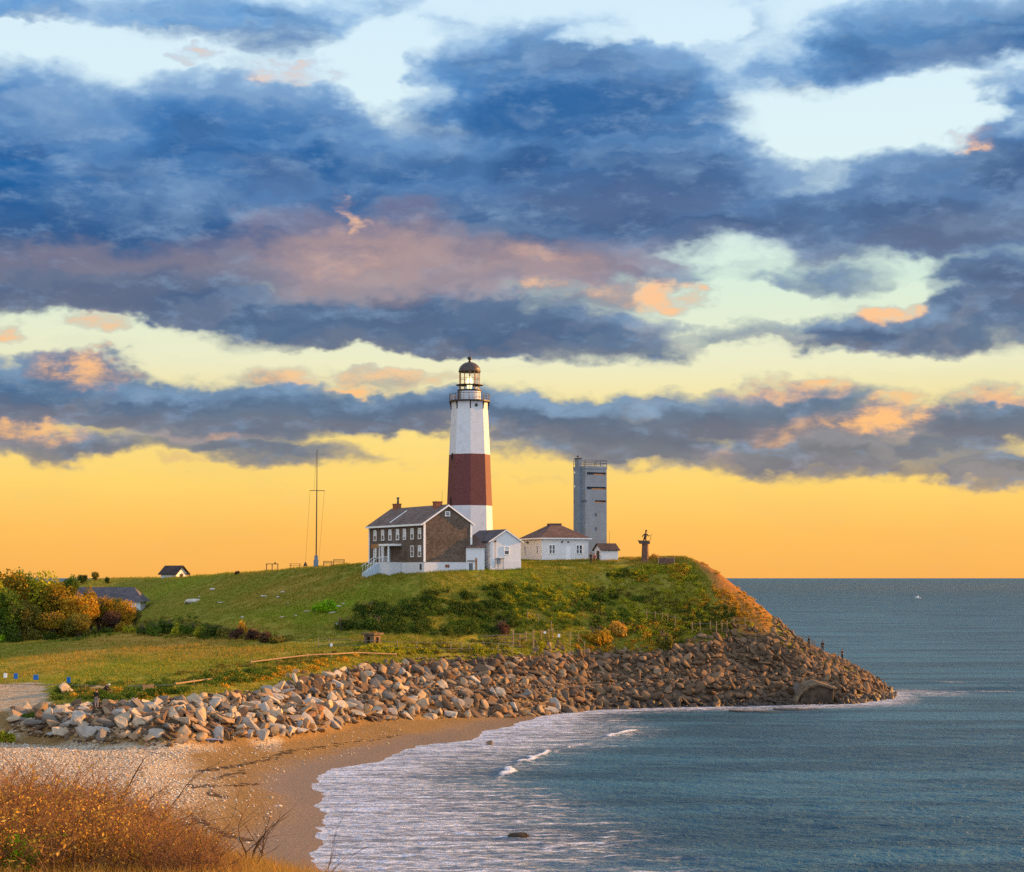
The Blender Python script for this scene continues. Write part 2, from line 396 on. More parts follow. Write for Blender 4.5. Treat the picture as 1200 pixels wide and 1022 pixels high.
GX0, GX1, GY0, GY1, GS = -420.0, 150.0, -60.0, 640.0, 0.7
gx = np.arange(GX0, GX1, GS); gy = np.arange(GY0, GY1, GS)
GXm, GYm = np.meshgrid(gx, gy)
Zg, SDg, PXg, DTg = ground_raw(GXm, GYm)
hill = sstep(-3.0, 4.0, GYm - DTg) * (SDg > 0.5)
def blur(a, n):
    for _ in range(n):
        a = (np.roll(a, 1, 0) + 2 * a + np.roll(a, -1, 0)) / 4
        a = (np.roll(a, 1, 1) + 2 * a + np.roll(a, -1, 1)) / 4
    return a
Zs = blur(Zg, 6); Zl = blur(Zg, 1)
Zg = Zl * (1 - hill) + Zs * hill
Zg = Zg + hill * ((fbm(GXm / 7.0, GYm / 7.0, 3) - 0.5) * 0.5 + (fbm(GXm / 1.9, GYm / 1.9, 11) - 0.5) * 0.22)
dry_beach = (SDg > 4) & (hill < 0.2) & (GYm > 90)
Zg = Zg + sstep(3, 14, SDg) * (1 - hill) * (GYm > 95) * (fbm(GXm / 5.0, GYm / 3.0, 21) - 0.5) * 0.35

def gz(x, y):
    """height of the ground"""
    x = np.asarray(x, float); y = np.asarray(y, float)
    fx = np.clip((x - GX0) / GS, 0, len(gx) - 1.001); fy = np.clip((y - GY0) / GS, 0, len(gy) - 1.001)
    i = fx.astype(int); j = fy.astype(int); fx = fx - i; fy = fy - j
    return (Zg[j, i] * (1 - fx) + Zg[j, i + 1] * fx) * (1 - fy) + (Zg[j + 1, i] * (1 - fx) + Zg[j + 1, i + 1] * fx) * fy

def hit(px, py, dmin=100.0, dmax=620.0):
    """where the line of sight meets the ground: x, y, z (last crossing kept inside range)"""
    d = np.arange(dmin, dmax, 0.15)
    x = (px - 600.0) / F * d; zl = H - (py - 677.0) / F * d
    g_ = gz(x, d)
    k = np.nonzero(g_ >= zl)[0]
    if len(k) == 0:
        k = [int(np.argmin(np.abs(g_ - zl)))]
    k = k[0]
    return float(x[k]), float(d[k]), float(g_[k])

def in_poly(x, y, poly):
    ins = np.zeros(np.shape(x), bool); n = len(poly)
    for i in range(n):
        ax, ay = poly[i]; bx, by = poly[(i + 1) % n]
        c = ((ay > y) != (by > y))
        with np.errstate(divide='ignore', invalid='ignore'):
            ins ^= c & (x < ax + (y - ay) * (bx - ax) / ((by - ay) if by != ay else 1e-9))
    return ins

# ---- ground cover zones (places on the hill, kept as surface attributes)
def rows_of(x, y, z): return 677.0 + (H - z) * F / np.maximum(y, 1)
def blobmask(x, y, lst, soft=0.5):
    m = np.zeros(x.shape)
    for (px, py, rx, ry, w) in lst:
        cx, cy, cz = hit(px, py)
        ax = rx / F * cy; 
        x2, y2, _ = hit(px, py - ry); ay = max(abs(y2 - cy), 2.5)
        q = np.hypot((x - cx) / ax, (y - cy) / min(ay, 30))
        m = np.maximum(m, w * (1 - sstep(1 - soft, 1 + soft, q)))
    return m

def zones(x, y):
    sd = shore_sd(x, y); z = gz(x, y)
    _, d0, dt, px = station(x, y)
    nz = fbm(x / 9.0, y / 9.0, 33); nf = fbm(x / 2.5, y / 2.5, 44)
    beach = (y < d0 + 2.5) & (y > 60) | (sd < 1.0)
    veg = np.where(y > dt - 1.5, 1.0, 0.0)
    sand = np.where(y <= dt + 0.5, 1.0, 0.0)
    # the sand road behind the rocks at the far left
    rd = (px + 26 * (nf - .5) < 54 - (y - 212) * .8) & (y > dt - 1) & (y < 226)
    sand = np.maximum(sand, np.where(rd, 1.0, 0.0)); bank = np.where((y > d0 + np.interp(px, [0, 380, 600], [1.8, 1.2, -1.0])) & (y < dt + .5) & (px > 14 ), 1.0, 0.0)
    near = y < 100
    sand = np.where(near, sstep(70, 78, y + 6 * nz), sand)
    wet = (1 - sstep(2.0, 9.0, sd + 5 * (nz - .5))) * (y > 95)
    pebble = sstep(0.42, 0.58, nz * 0.5 + 0.28 * sstep(9, 24, sd) + 0.22 * (px < 330)) * sstep(6, 13, sd)
    pebble = np.where(y > d0, 0, pebble) * (1 - blobmask(x, y, [(60, 862, 90, 10, 1), (300, 985, 80, 34, 1), (215, 960, 36, 22, .4), (430, 862, 90, 16, .9)]))
    pebble = np.where(rd, 0.75, pebble)
    cliff = (1 - sstep(896, 916, px)) * sstep(0.0, 1.0, (px - np.interp(z, [3, 9, 13, 18, 22.5], [900, 868, 845, 828, 800]) + 14 * (nf - .5)) / 16.0) * (y > dt) * (z > 1)
    dry = np.clip(blobmask(x, y, [(215, 752, 90, 10, 1), (150, 748, 60, 6, 1), (90, 766, 60, 10, .6), (60, 785, 50, 6, .5), (260, 765, 70, 6, .6), (430, 675, 120, 6, .35), (330, 690, 60, 9, .45), (280, 680, 60, 6, .3), (760, 655, 50, 3, .7)], 0.7) + 0.5 * (nf - 0.5), 0, 1)
    lush = np.clip(blobmask(x, y, [(330, 725, 120, 14, .8), (220, 680, 70, 5, .7), (600, 672, 120, 7, .6), (120, 790, 120, 12, .6)], 0.7) + 0.6 * (nz - 0.5), 0, 1)
    return dict(bank=bank, sand=sand, wet=wet, pebble=pebble, cliff=cliff, dry=dry, lush=lush)

def axis(segs):
    out = []
    for a, b, s in segs: out += list(np.arange(a, b, s))
    return np.array(out)
xs = np.concatenate([-np.geomspace(3000, 190, 40), axis([(-185, -80, 1.6), (-80, 66, 0.55), (66, 120, 3)]), [125, 150]])
ys = np.concatenate([axis([(-60, 90, 1.5), (90, 345, 0.6), (345, 460, 1.6), (460, 640, 5)]), np.geomspace(640, 4000, 20)])
XX, YY = np.meshgrid(xs, ys)
ZZ = np.where((XX > GX0) & (YY < GY1 - 1), gz(XX, YY), 7.0)
ZZ = np.where((XX < GX0) & (YY < 640), gz(np.full_like(XX, GX0), YY), ZZ)
ZZ = np.where(YY > 638, np.where(XX < -100, 8.0, -7.0), ZZ)
zn = zones(XX, YY)
idx = np.arange(XX.size).reshape(XX.shape)
FQ = np.stack([idx[:-1, :-1], idx[:-1, 1:], idx[1:, 1:], idx[1:, :-1]], -1).reshape(-1, 4)

mg, q, b = new_mat("ground_cover")
pos = geo(q)
n_big = q.noise(pos, 0.12, 4, 0.6); n_mid = q.noise(pos, 0.7, 5, 0.65); n_fine = q.noise(pos, 5.0, 4, 0.7); n_st = q.noise(q.v('MULTIPLY', pos, (1, 1, 2.5)), 2.2, 6, 0.75)
grass = q.mix(q.mr(n_mid, .38, .62, 0, 1), (0.15, 0.165, 0.012, 1), (0.32, 0.26, 0.045, 1))
grass = q.mix(q.mr(n_st, .45, .7, 0, .7), grass, (0.06, 0.045, 0.02, 1))
grass = q.mix(q.m('MULTIPLY', attr(q, 'lush'), q.mr(n_st, .35, .6, .3, 1)), grass, (0.18, 0.25, 0.010, 1))
grass = q.mix(q.m('MULTIPLY', attr(q, 'dry'), q.mr(n_fine, .3, .55, .4, 1)), grass, (0.42, 0.24, 0.05, 1))
clf = q.mix(q.mr(n_st, .35, .65, 0, 1), (0.50, 0.20, 0.045, 1), (0.24, 0.12, 0.04, 1))  # orange-brown soil, its colour brightened for the sunlit cliff side
grass = q.mix(attr(q, 'cliff'), grass, clf)
vor = q.t.nodes.new('ShaderNodeTexVoronoi'); vor.inputs['Scale'].default_value = 4.5; q.t.links.new(pos, vor.inputs['Vector'])
sepv = q.t.nodes.new('ShaderNodeSeparateColor'); q.t.links.new(vor.outputs['Color'], sepv.inputs[0])
peb = q.mix(sepv.outputs[0], (0.42, 0.33, 0.22, 1), (0.56, 0.50, 0.41, 1)); peb = q.mix(q.mr(sepv.outputs[1], .75, .95, 0, 1), peb, (0.25, 0.18, 0.12, 1))
sandc = q.mix(q.mr(n_fine, .35, .65, 0, 1), (0.35, 0.215, 0.082, 1), (0.20, 0.12, 0.048, 1)); sandc = q.mix(q.mr(n_st, .5, .68, 0, .7), sandc, (0.17, 0.11, 0.06, 1))
sandc = q.mix(q.m('MULTIPLY', attr(q, 'pebble'), q.mr(n_fine, .3, .5, .5, 1)), sandc, peb)
sandc = q.mix(q.m('MULTIPLY', attr(q, 'wet'), 0.65), sandc, (0.125, 0.072, 0.027, 1))
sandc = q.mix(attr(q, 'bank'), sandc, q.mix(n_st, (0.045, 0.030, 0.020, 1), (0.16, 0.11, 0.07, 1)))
q._set(b.inputs['Base Color'], q.mix(attr(q, 'sand'), grass, sandc))
q._set(b.inputs['Roughness'], q.mr(attr(q, 'wet'), 0, 1, .95, .45)); q._set(b.inputs['Specular IOR Level'], q.mr(attr(q, 'wet'), 0, 1, .02, .45))
hh = q.m('ADD', q.m('MULTIPLY', n_st, 0.6), q.m('MULTIPLY', n_fine, 0.35)); bump(q, b, hh, 0.9, 0.35)

is_beach = zn['sand'][:-1, :-1].reshape(-1) > 0.5
def sub_mesh(name, mask, label):
    f = FQ[mask]; used, inv = np.unique(f, return_inverse=True)
    v = np.stack([XX.ravel()[used], YY.ravel()[used], ZZ.ravel()[used]], -1)
    o = np_mesh(name, v, inv.reshape(f.shape), mg, True, {k: a.ravel()[used] for k, a in zn.items()})
    tag(o, label, None, None, 'structure'); return o
sub_mesh('ground', ~is_beach, 'grassy headland and fields')
sub_mesh('beach', is_beach, 'curving beach of sand and pale pebbles')

# ================================================================ sea
ang = np.concatenate([R(1) * np.arange(-75, -19, 2.0), R(1) * np.arange(-18, 22, 0.11), R(1) * np.arange(22, 80, 2.0)])
rr = [60.0]
while rr[-1] < 60000:
    d = rr[-1]; rr.append(d * (1.0042 if d < 420 else 1.012 if d < 2500 else 1.06))
rr = np.array(rr)
AA, RR = np.meshgrid(ang, rr)
SX = RR * np.sin(AA); SY = RR * np.cos(AA)
sp = np.minimum(np.gradient(rr), 60)[:, None] * np.ones_like(AA)
sz = np.zeros_like(SX)
rs = np.random.RandomState(4)
for i in range(30):
    lam = 0.9 * (1.10 ** i) if i < 18 else rs.uniform(0.9, 3.2)
    th = R(-112) + rs.normal(0, 0.42)
    kx, ky = math.cos(th) * 2 * math.pi / lam, math.sin(th) * 2 * math.pi / lam
    fade = np.clip(lam / sp / 3.0 - 0.6, 0, 1)
    amp = 0.0135 * lam ** 0.8
    ph = kx * SX + ky * SY + rs.uniform(0, 7) + 5.0 * fbm(SX / (lam * 7), SY / (lam * 7), 50 + i, 2)
    s_ = 1 - np.abs(np.sin(ph / 2)) * 1.6; sz += fade * amp * s_
SSD = shore_sd(SX, SY)
SSD = SSD + (fbm(SX / 5.0, SY / 8.0, 91, 3) - 0.5) * 3.4 * (np.abs(SSD) < 14) * (SY > 95) * (SY < 255)
depth = np.clip(-SSD, 0, 60)
sz *= 0.25 + 0.75 * sstep(1, 25, depth)
# the small breaker line
BR = [w0(*p) for p in [(584,914),(596,906),(606,897),(622,890),(640,884),(655,879),(668,874),(684,872),(702,868),(722,862),(742,857)]]
def poly_dist(x, y, pts):
    best = np.full(x.shape, 1e9); tt = np.zeros(x.shape); L = 0
    for (ax, ay), (bx, by) in zip(pts[:-1], pts[1:]):
        dx, dy = bx - ax, by - ay; l = math.hypot(dx, dy)
        t = np.clip(((x - ax) * dx + (y - ay) * dy) / (l * l), 0, 1)
        dd = np.hypot(x - ax - t * dx, y - ay - t * dy); m = dd < best
        best[m] = dd[m]; tt[m] = (L + t * l)[m]; L += l
    return best, tt
bd, bt = poly_dist(SX + 1.6 * (fbm(SX / 2.2, SY / 2.2, 61, 3) - .5), SY + 1.6 * (fbm(SX / 2.2, SY / 2.2, 62, 3) - .5), BR)
gaps = sstep(0.42, 0.55, vnoise(bt / 2.6, bt * 0 + 3, 77))
crest = np.exp(-(bd / 0.8) ** 2) * (0.25 + gaps)
sz += 0.26 * crest
# far right: a shoal that lifts a few swells
for (px, py, l, hgt) in [(1165,808,9,.5),(1080,800,8,.3),(1170,785,10,.25),(1130,812,7,.3),(1190,800,5,.3)]:
    cx, cy = w0(px, py)
    sz += hgt * np.exp(-((SX - cx) / l) ** 2 - ((SY - cy) / 1.2) ** 2)
foam = np.exp(-(bd / 0.6) ** 2) * (0.5 + 0.45 * gaps)
near_sh = 1 - sstep(0.2, 1.4, depth)
wash = (1 - sstep(0, 1, depth / np.interp(SY, [90, 140, 190, 225, 250, 290], [34, 30, 24, 26, 15, 7]))) * (SY < 300)
foam = np.maximum(foam, (0.55 + .3 * (SX > 12)) * near_sh * (SY < 300)); 
tip = np.exp(-(((SX - 66) / 9) ** 2 + ((SY - 300) / 9) ** 2)) * 0.5
wash = np.maximum(wash, tip)
for (px, py, l) in [(1165,810,8),(1160,806,7),(890,832,12),(960,829,12),(1115,800,6)]:
    cx, cy = w0(px, py); foam = np.maximum(foam, 0.55 * np.exp(-((SX - cx) / l) ** 2 - ((SY - cy) / 1.6) ** 2))
sidx = np.arange(SX.size).reshape(SX.shape)
SQ = np.stack([sidx[:-1, :-1], sidx[:-1, 1:], sidx[1:, 1:], sidx[1:, :-1]], -1).reshape(-1, 4)
ms, q, b = new_mat("sea_water")
pos = geo(q)
p2 = q.v('MULTIPLY', pos, (1.0, 1.4, 0.0))
w1 = q.noise(p2, 1.5, 3, 0.55); w2 = q.noise(p2, 0.32, 4, 0.6, 0.6); w3 = q.noise(pos, 0.045, 3, 0.5); w4 = q.noise(q.v('MULTIPLY', pos, (0.3, 1.4, 0)), 0.05, 5, 0.7); w6 = q.noise(p2, 4.5, 4, .7)
f1 = q.noise(q.v('MULTIPLY', pos, (0.55, 1.5, 0)), 1.1, 6, 0.72, 0.8); f2 = q.noise(pos, 3.5, 4, 0.7)
f3 = q.noise(q.v('MULTIPLY', pos, (0.10, 0.75, 0)), 1.0, 3, .6, 1.0); f1 = q.m('ADD', q.m('MULTIPLY', f1, .62), q.m('MULTIPLY', f3, .40))
shallow = attr(q, 'wash')
col = q.mix(q.mr(w4, .42, .58, 0, 1), (0.036, 0.120, 0.175, 1), (0.016, 0.060, 0.096, 1))  # sky reflection and swell streaks are mixed into the base colour
col = q.mix(q.m('MULTIPLY', shallow, 0.75), col, (0.17, 0.19, 0.26, 1))
fm = q.m('MULTIPLY', shallow, 1.0)
foamf = q.mr(q.m('ADD', f1, q.m('MULTIPLY', fm, 0.13)), 0.54, 0.68, 0, .95)
foamf = q.m('MULTIPLY', foamf, q.mr(shallow, 0.02, 0.25, 0, 1))
ff = attr(q, 'foam')
foamf = q.m('MAXIMUM', foamf, q.mr(q.m('ADD', ff, q.m('MULTIPLY', q.m('SUBTRACT', f2, .5), 1.2)), 0.35, 0.7, 0, 1))
caps = q.m('MULTIPLY', q.mr(q.noise(q.v('MULTIPLY', pos, (0.35, 1.0, 0)), 0.55, 5, 0.7), 0.68, 0.76, 0, .35), q.mr(w3, .42, .6, 0, 1))
foamf = q.m('MAXIMUM', foamf, caps)
q._set(b.inputs['Base Color'], q.mix(foamf, col, q.mix(shallow, (0.70, 0.70, 0.74, 1), (0.48, 0.57, 0.75, 1))))
q._set(b.inputs['Roughness'], q.mr(foamf, 0, 1, .46, .9)); b.inputs['IOR'].default_value = 1.33
b.inputs['Specular IOR Level'].default_value = 0.3
hgt = q.m('ADD', q.m('MULTIPLY', w1, q.mr(q.v('LENGTH', pos), 130, 700, .8, .3, 'LINEAR')), q.m('MULTIPLY', w2, 0.7)); hgt = q.m('ADD', hgt, q.m('MULTIPLY', w6, .06)); hgt = q.m('ADD', hgt, q.m('MULTIPLY', foamf, 0.15))
dst = q.v('LENGTH', pos); hgt = q.m('MULTIPLY', hgt, q.mr(dst, 300, 4000, 1.0, 3.0, 'LINEAR'))
w5 = q.noise(q.v('MULTIPLY', pos, (0.02, 0.06, 0)), 1.0, 6, .75); hgt = q.m('ADD', hgt, q.m('MULTIPLY', w5, q.mr(dst, 300, 3000, 0.0, 22.0, 'LINEAR')))
w7 = q.noise(q.v('MULTIPLY', pos, (0.14, 0.6, 0)), 1.0, 4, .6, .5); hgt = q.m('ADD', hgt, q.m('MULTIPLY', w7, .9))
bump(q, b, hgt, 1.0, 0.8)
sea = np_mesh('sea', np.stack([SX.ravel(), SY.ravel(), sz.ravel()], -1), SQ, ms, True, {'foam': foam.ravel(), 'wash': wash.ravel()})
tag(sea, 'blue green sea with foam along the beach', None, None, 'structure')

# ================================================================ mesh collector
class M:
    def __init__(s): s.v = []; s.f = []
    def poly(s, pts, faces):
        o = len(s.v); s.v += [tuple(p) for p in pts]; s.f += [tuple(i + o for i in f) for f in faces]; return s
    def box(s, x0, x1, y0, y1, z0, z1):
        p = [(x0,y0,z0),(x1,y0,z0),(x1,y1,z0),(x0,y1,z0),(x0,y0,z1),(x1,y0,z1),(x1,y1,z1),(x0,y1,z1)]
        return s.poly(p, [(3,2,1,0),(4,5,6,7),(0,1,5,4),(1,2,6,5),(2,3,7,6),(3,0,4,7)])
    def tube(s, a, b, r0, r1=None, n=8, cap=True):
        a, b = Vector(a), Vector(b); r1 = r0 if r1 is None else r1
        d = (b - a); 
        if d.length < 1e-6: return s
        u = d.orthogonal().normalized(); w = d.normalized().cross(u)
        pts = []
        for c, r in ((a, r0), (b, r1)):
            for i in range(n):
                t = 2 * math.pi * i / n + math.pi / n; pts.append(c + (u * math.cos(t) + w * math.sin(t)) * r)
        fs = [(i, (i + 1) % n, n + (i + 1) % n, n + i) for i in range(n)]
        if cap: fs += [tuple(reversed(range(n))), tuple(range(n, 2 * n))]
        return s.poly(pts, fs)
    def lathe(s, prof, n=24, rot=0.0, cx=0, cy=0, cap=True):
        """prof: (radius, z) from bottom to top"""
        pts = []
        for r, z in prof:
            for i in range(n):
                t = 2 * math.pi * i / n + rot; pts.append((cx + r * math.cos(t), cy + r * math.sin(t), z))
        fs = []
        for k in range(len(prof) - 1):
            for i in range(n):
                fs.append((k*n+i, k*n+(i+1) % n, (k+1)*n+(i+1) % n, (k+1)*n+i))
        if cap: fs += [tuple(reversed(range(n))), tuple(range((len(prof)-1)*n, len(prof)*n))]
        return s.poly(pts, fs)
    def prism(s, outline, y0, y1, axis='y'):
        """outline of (a, z) pairs extruded along y (or x)"""
        n = len(outline)
        mk = (lambda a, z, t: (a, t, z)) if axis == 'y' else (lambda a, z, t: (t, a, z))
        pts = [mk(a, z, y0) for a, z in outline] + [mk(a, z, y1) for a, z in outline]
        return s.poly(pts, [tuple(range(n)), tuple(reversed(range(n, 2*n)))] + [(i, n+i, n+(i+1) % n, (i+1) % n) for i in range(n)])
    def build(s, name, mat, parent=None, smooth=False, loc=None, bevel=0):
        me = bpy.data.meshes.new(name); me.from_pydata(s.v, [], s.f); me.update()
        import bmesh
        bm = bmesh.new(); bm.from_mesh(me); bmesh.ops.recalc_face_normals(bm, faces=bm.faces)
        if bevel: bmesh.ops.bevel(bm, geom=list(bm.edges), offset=bevel, segments=1, affect='EDGES', profile=0.5)
        bm.to_mesh(me); bm.free()
        if smooth: me.shade_smooth()
        if mat: me.materials.append(mat)
        o = bpy.data.objects.new(name, me); C.objects.link(o)
        if parent: o.parent = parent
        if loc: o.location = loc
        return o

def thing(name, label, cat, loc=(0, 0, 0), rz=0.0, group=None):
    o = bpy.data.objects.new(name, None); o.empty_display_size = 0.5
    o.location = loc; o.rotation_euler = (0, 0, rz); C.objects.link(o)
    return tag(o, label, cat, group)
def copy_tree(o, parent=None):
    kids = [k for k in bpy.data.objects if k.parent == o]
    c = o.copy(); C.objects.link(c)
    if parent: c.parent = parent
    for k in kids: copy_tree(k, c)
    return c
def at(px, py, d): return Vector(P(px, py, d))

# ---------------------------------------------------------------- building materials
def shingle(name, c1, c2, sx=1.0, sz=1.0, rough=0.9):
    m, q, b = new_mat(name); co = objco(q)
    v = q.t.nodes.new('ShaderNodeTexVoronoi'); v.inputs['Scale'].default_value = 5.0
    q.t.links.new(q.v('MULTIPLY', co, (sx, sx, sz)), v.inputs['Vector'])
    sc = q.t.nodes.new('ShaderNodeSeparateColor'); q.t.links.new(v.outputs['Color'], sc.inputs[0])
    n = q.noise(co, 0.5, 4, 0.6)
    col = q.mix(sc.outputs[0], c4(c1), c4(c2)); col = q.mix(q.mr(n, .35, .7, 0, .5), col, c4(tuple(k * 0.55 for k in c1)))
    q._set(b.inputs['Base Color'], col); b.inputs['Roughness'].default_value = rough; b.inputs['Specular IOR Level'].default_value = 0.2
    bump(q, b, sc.outputs[1], 0.5, 0.03); return m
def painted(name, c, stain=(0.5, 0.42, 0.34), boards=0.0, amt=0.35):
    m, q, b = new_mat(name); co = objco(q)
    n = q.noise(q.v('MULTIPLY', co, (1.5, 1.5, 0.35)), 1.3, 6, 0.7)
    col = q.mix(q.mr(n, .5, .75, 0, amt), c4(c), c4(stain))
    q._set(b.inputs['Base Color'], col); b.inputs['Roughness'].default_value = 0.6; b.inputs['Specular IOR Level'].default_value = 0.3
    if boards:
        w = q.t.nodes.new('ShaderNodeTexWave'); w.bands_direction = 'Z'; w.inputs['Scale'].default_value = boards
        q.t.links.new(co, w.inputs['Vector']); bump(q, b, w.outputs['Fac'], 0.15, 0.02)
    else: bump(q, b, n, 0.12, 0.02)
    return m
def brickmat(name, c1, c2, mortar, sc=1.6):
    m, q, b = new_mat(name); co = objco(q)
    # the courses run round the shaft: angle and height as brick coordinates
    sp = q.t.nodes.new('ShaderNodeSeparateXYZ'); q.t.links.new(co, sp.inputs[0])
    a = q.m('MULTIPLY', q.m('ARCTAN2', sp.outputs[0], sp.outputs[1]), 3.6)
    cm = q.t.nodes.new('ShaderNodeCombineXYZ'); q.t.links.new(a, cm.inputs[0]); q.t.links.new(sp.outputs[2], cm.inputs[1])
    br = q.t.nodes.new('ShaderNodeTexBrick'); br.inputs['Scale'].default_value = sc
    br.inputs['Color1'].default_value = c4(c1); br.inputs['Color2'].default_value = c4(c2); br.inputs['Mortar'].default_value = c4(mortar)
    br.inputs['Mortar Size'].default_value = 0.025
    q.t.links.new(cm.outputs[0], br.inputs['Vector'])
    n = q.noise(co, 0.9, 5, 0.7)
    q._set(b.inputs['Base Color'], q.mix(q.mr(n, .5, .72, 0, .45), br.outputs['Color'], c4(tuple(v * 0.6 for v in c1))))
    b.inputs['Roughness'].default_value = 0.75; bump(q, b, br.outputs['Fac'], 0.12, 0.02); return m
MT = {}
MT['white'] = painted("white_paint", (0.70, 0.71, 0.72), boards=4.0, amt=0.2)
MT['trim'] = painted("white_trim", (0.85, 0.85, 0.84), amt=0.1)
MT['plaster'] = painted("whitewashed_stone", (0.66, 0.67, 0.69), stain=(0.45, 0.42, 0.38), amt=0.4)
MT['tower_white'] = brickmat("tower_white_brick", (0.68, 0.70, 0.73), (0.62, 0.64, 0.68), (0.56, 0.57, 0.60))
MT['tower_red'] = brickmat("tower_brown_brick", (0.135, 0.028, 0.028), (0.10, 0.022, 0.024), (0.16, 0.06, 0.055))
MT['shingle'] = shingle("brown_shingles", (0.10, 0.070, 0.052), (0.20, 0.15, 0.115), 1.0, 1.3)
MT['roof'] = shingle("grey_brown_roof", (0.115, 0.08, 0.068), (0.24, 0.165, 0.14), 1.0, 1.6)
MT['roof2'] = shingle("red_brown_roof", (0.10, 0.065, 0.055), (0.17, 0.105, 0.088), 1.0, 1.6)
MT['roofdark'] = shingle("dark_roof", (0.045, 0.035, 0.035), (0.09, 0.06, 0.055), 1.0, 1.6)
MT['rooflead'] = shingle("slate_roof", (0.08, 0.075, 0.085), (0.16, 0.13, 0.14), 1.0, 1.6)
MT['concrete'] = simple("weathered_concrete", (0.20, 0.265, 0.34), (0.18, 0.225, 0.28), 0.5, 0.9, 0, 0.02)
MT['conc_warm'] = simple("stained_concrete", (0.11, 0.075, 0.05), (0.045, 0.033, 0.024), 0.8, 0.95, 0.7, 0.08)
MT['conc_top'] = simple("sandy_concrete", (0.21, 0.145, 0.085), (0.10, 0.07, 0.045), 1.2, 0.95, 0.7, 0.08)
MT['iron'] = simple("black_iron", (0.018, 0.014, 0.013), (0.035, 0.022, 0.018), 3, 0.55, 0.2, 0.01, spec=0.5)
MT['rust'] = simple("dark_dome_metal", (0.030, 0.020, 0.016), (0.07, 0.032, 0.018), 2, 0.45, 0.2, 0.01, spec=0.6)
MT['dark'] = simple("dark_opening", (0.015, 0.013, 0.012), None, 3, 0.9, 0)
MT['brick'] = simple("chimney_brick", (0.36, 0.13, 0.06), (0.20, 0.07, 0.04), 4, 0.9, 0.5, 0.02)
MT['wood'] = simple("weathered_timber", (0.30, 0.20, 0.12), (0.15, 0.10, 0.065), 3, 0.9, 0.4, 0.02, stretch=(1, 1, 6))
MT['paleWood'] = simple("pale_timber", (0.40, 0.26, 0.13), (0.28, 0.18, 0.09), 3, 0.85, 0.3, 0.02)
MT['darkwood'] = simple("dark_timber", (0.06, 0.04, 0.03), (0.11, 0.07, 0.05), 3, 0.85, 0.3, 0.02)
MT['bronze'] = simple("dark_bronze", (0.10, 0.045, 0.022), (0.05, 0.025, 0.015), 3, 0.5, 0.4, 0.03, metal=0.3, spec=0.6)
MT['granite'] = simple("reddish_stone", (0.20, 0.10, 0.065), (0.11, 0.06, 0.045), 2, 0.85, 0.5, 0.04)
MT['bluedoor'] = painted("pale_blue_paint", (0.45, 0.55, 0.62), amt=0.2)
MT['tan'] = simple("tan_wood", (0.42, 0.20, 0.07), (0.30, 0.14, 0.05), 3, 0.8, 0.3)
MT['wire'] = simple("thin_cable", (0.25, 0.22, 0.18), None, 3, 0.6, 0)
MT['stonewhite'] = simple("white_stone", (0.70, 0.64, 0.56), (0.45, 0.40, 0.34), 3, 0.9, 0.6, 0.05)
MT['blue'] = simple("blue_plastic", (0.01, 0.16, 0.50), (0.01, 0.11, 0.38), 3, 0.5, 0.1)
def glassy(name, c, rough=0.08):
    m, q, b = new_mat(name); b.inputs['Base Color'].default_value = c4(c); b.inputs['Roughness'].default_value = rough
    b.inputs['Specular IOR Level'].default_value = 0.8; return m
MT['pane'] = glassy("window_glass", (0.03, 0.035, 0.04))
MT['blind'] = simple("white_blind", (0.72, 0.72, 0.70), (0.6, 0.6, 0.6), 3, 0.7, 0)
mgl, q, b = new_mat("lantern_glass")
b.inputs['Base Color'].default_value = (1, 1, 1, 1); b.inputs['Roughness'].default_value = 0.02
b.inputs['Transmission Weight'].default_value = 1.0; b.inputs['IOR'].default_value = 1.02
MT['lglass'] = mgl
mle, q, b = new_mat("lit_lens")
b.inputs['Base Color'].default_value = (0.9, 0.85, 0.6, 1); b.inputs['Emission Color'].default_value = (1.0, 0.82, 0.42, 1); b.inputs['Emission Strength'].default_value = 0.75
MT['lens'] = mle

def window(par, pts_fn, w, h, style='sash'):
    """pts_fn maps (u, n, z) in the wall's own frame to local coordinates; u across, n outwards, z up"""
    def bx(u0, u1, n0, n1, z0, z1):
        m = M(); c = [pts_fn(u, n, z) for z in (z0, z1) for (u, n) in ((u0, n0), (u1, n0), (u1, n1), (u0, n1))]
        m.poly(c, [(3,2,1,0),(4,5,6,7),(0,1,5,4),(1,2,6,5),(2,3,7,6),(3,0,4,7)]); return m
    def add(a, b_): a.poly(b_.v, b_.f); return a
    t = 0.13
    fr = M()
    for (a0, a1, c0, c1) in ((-w/2 - t, -w/2, -h/2 - t, h/2 + t), (w/2, w/2 + t, -h/2 - t, h/2 + t), (-w/2, w/2, h/2, h/2 + t), (-w/2, w/2, -h/2 - t, -h/2), (-w/2, w/2, -0.03, 0.03)):
        add(fr, bx(a0, a1, -0.03, 0.09, c0, c1))
    if style == 'double': add(fr, bx(-0.08, 0.08, -0.02, 0.085, -h/2, h/2))
    o = fr.build('window', MT['trim'], par)
    bx(-w/2, w/2, 0.0, 0.02, -h/2, h/2).build('pane', MT['pane'], o)
    if style == 'sash': bx(-w/2 + 0.01, w/2 - 0.01, 0.022, 0.035, -0.0 if rnd.random() < .6 else -h/2 + .25, h/2).build('blind', MT['blind'], o)
    if style == 'blindfull': bx(-w/2 + 0.01, w/2 - 0.01, 0.022, 0.035, -h/2, h/2).build('blind', MT['blind'], o)
    return o

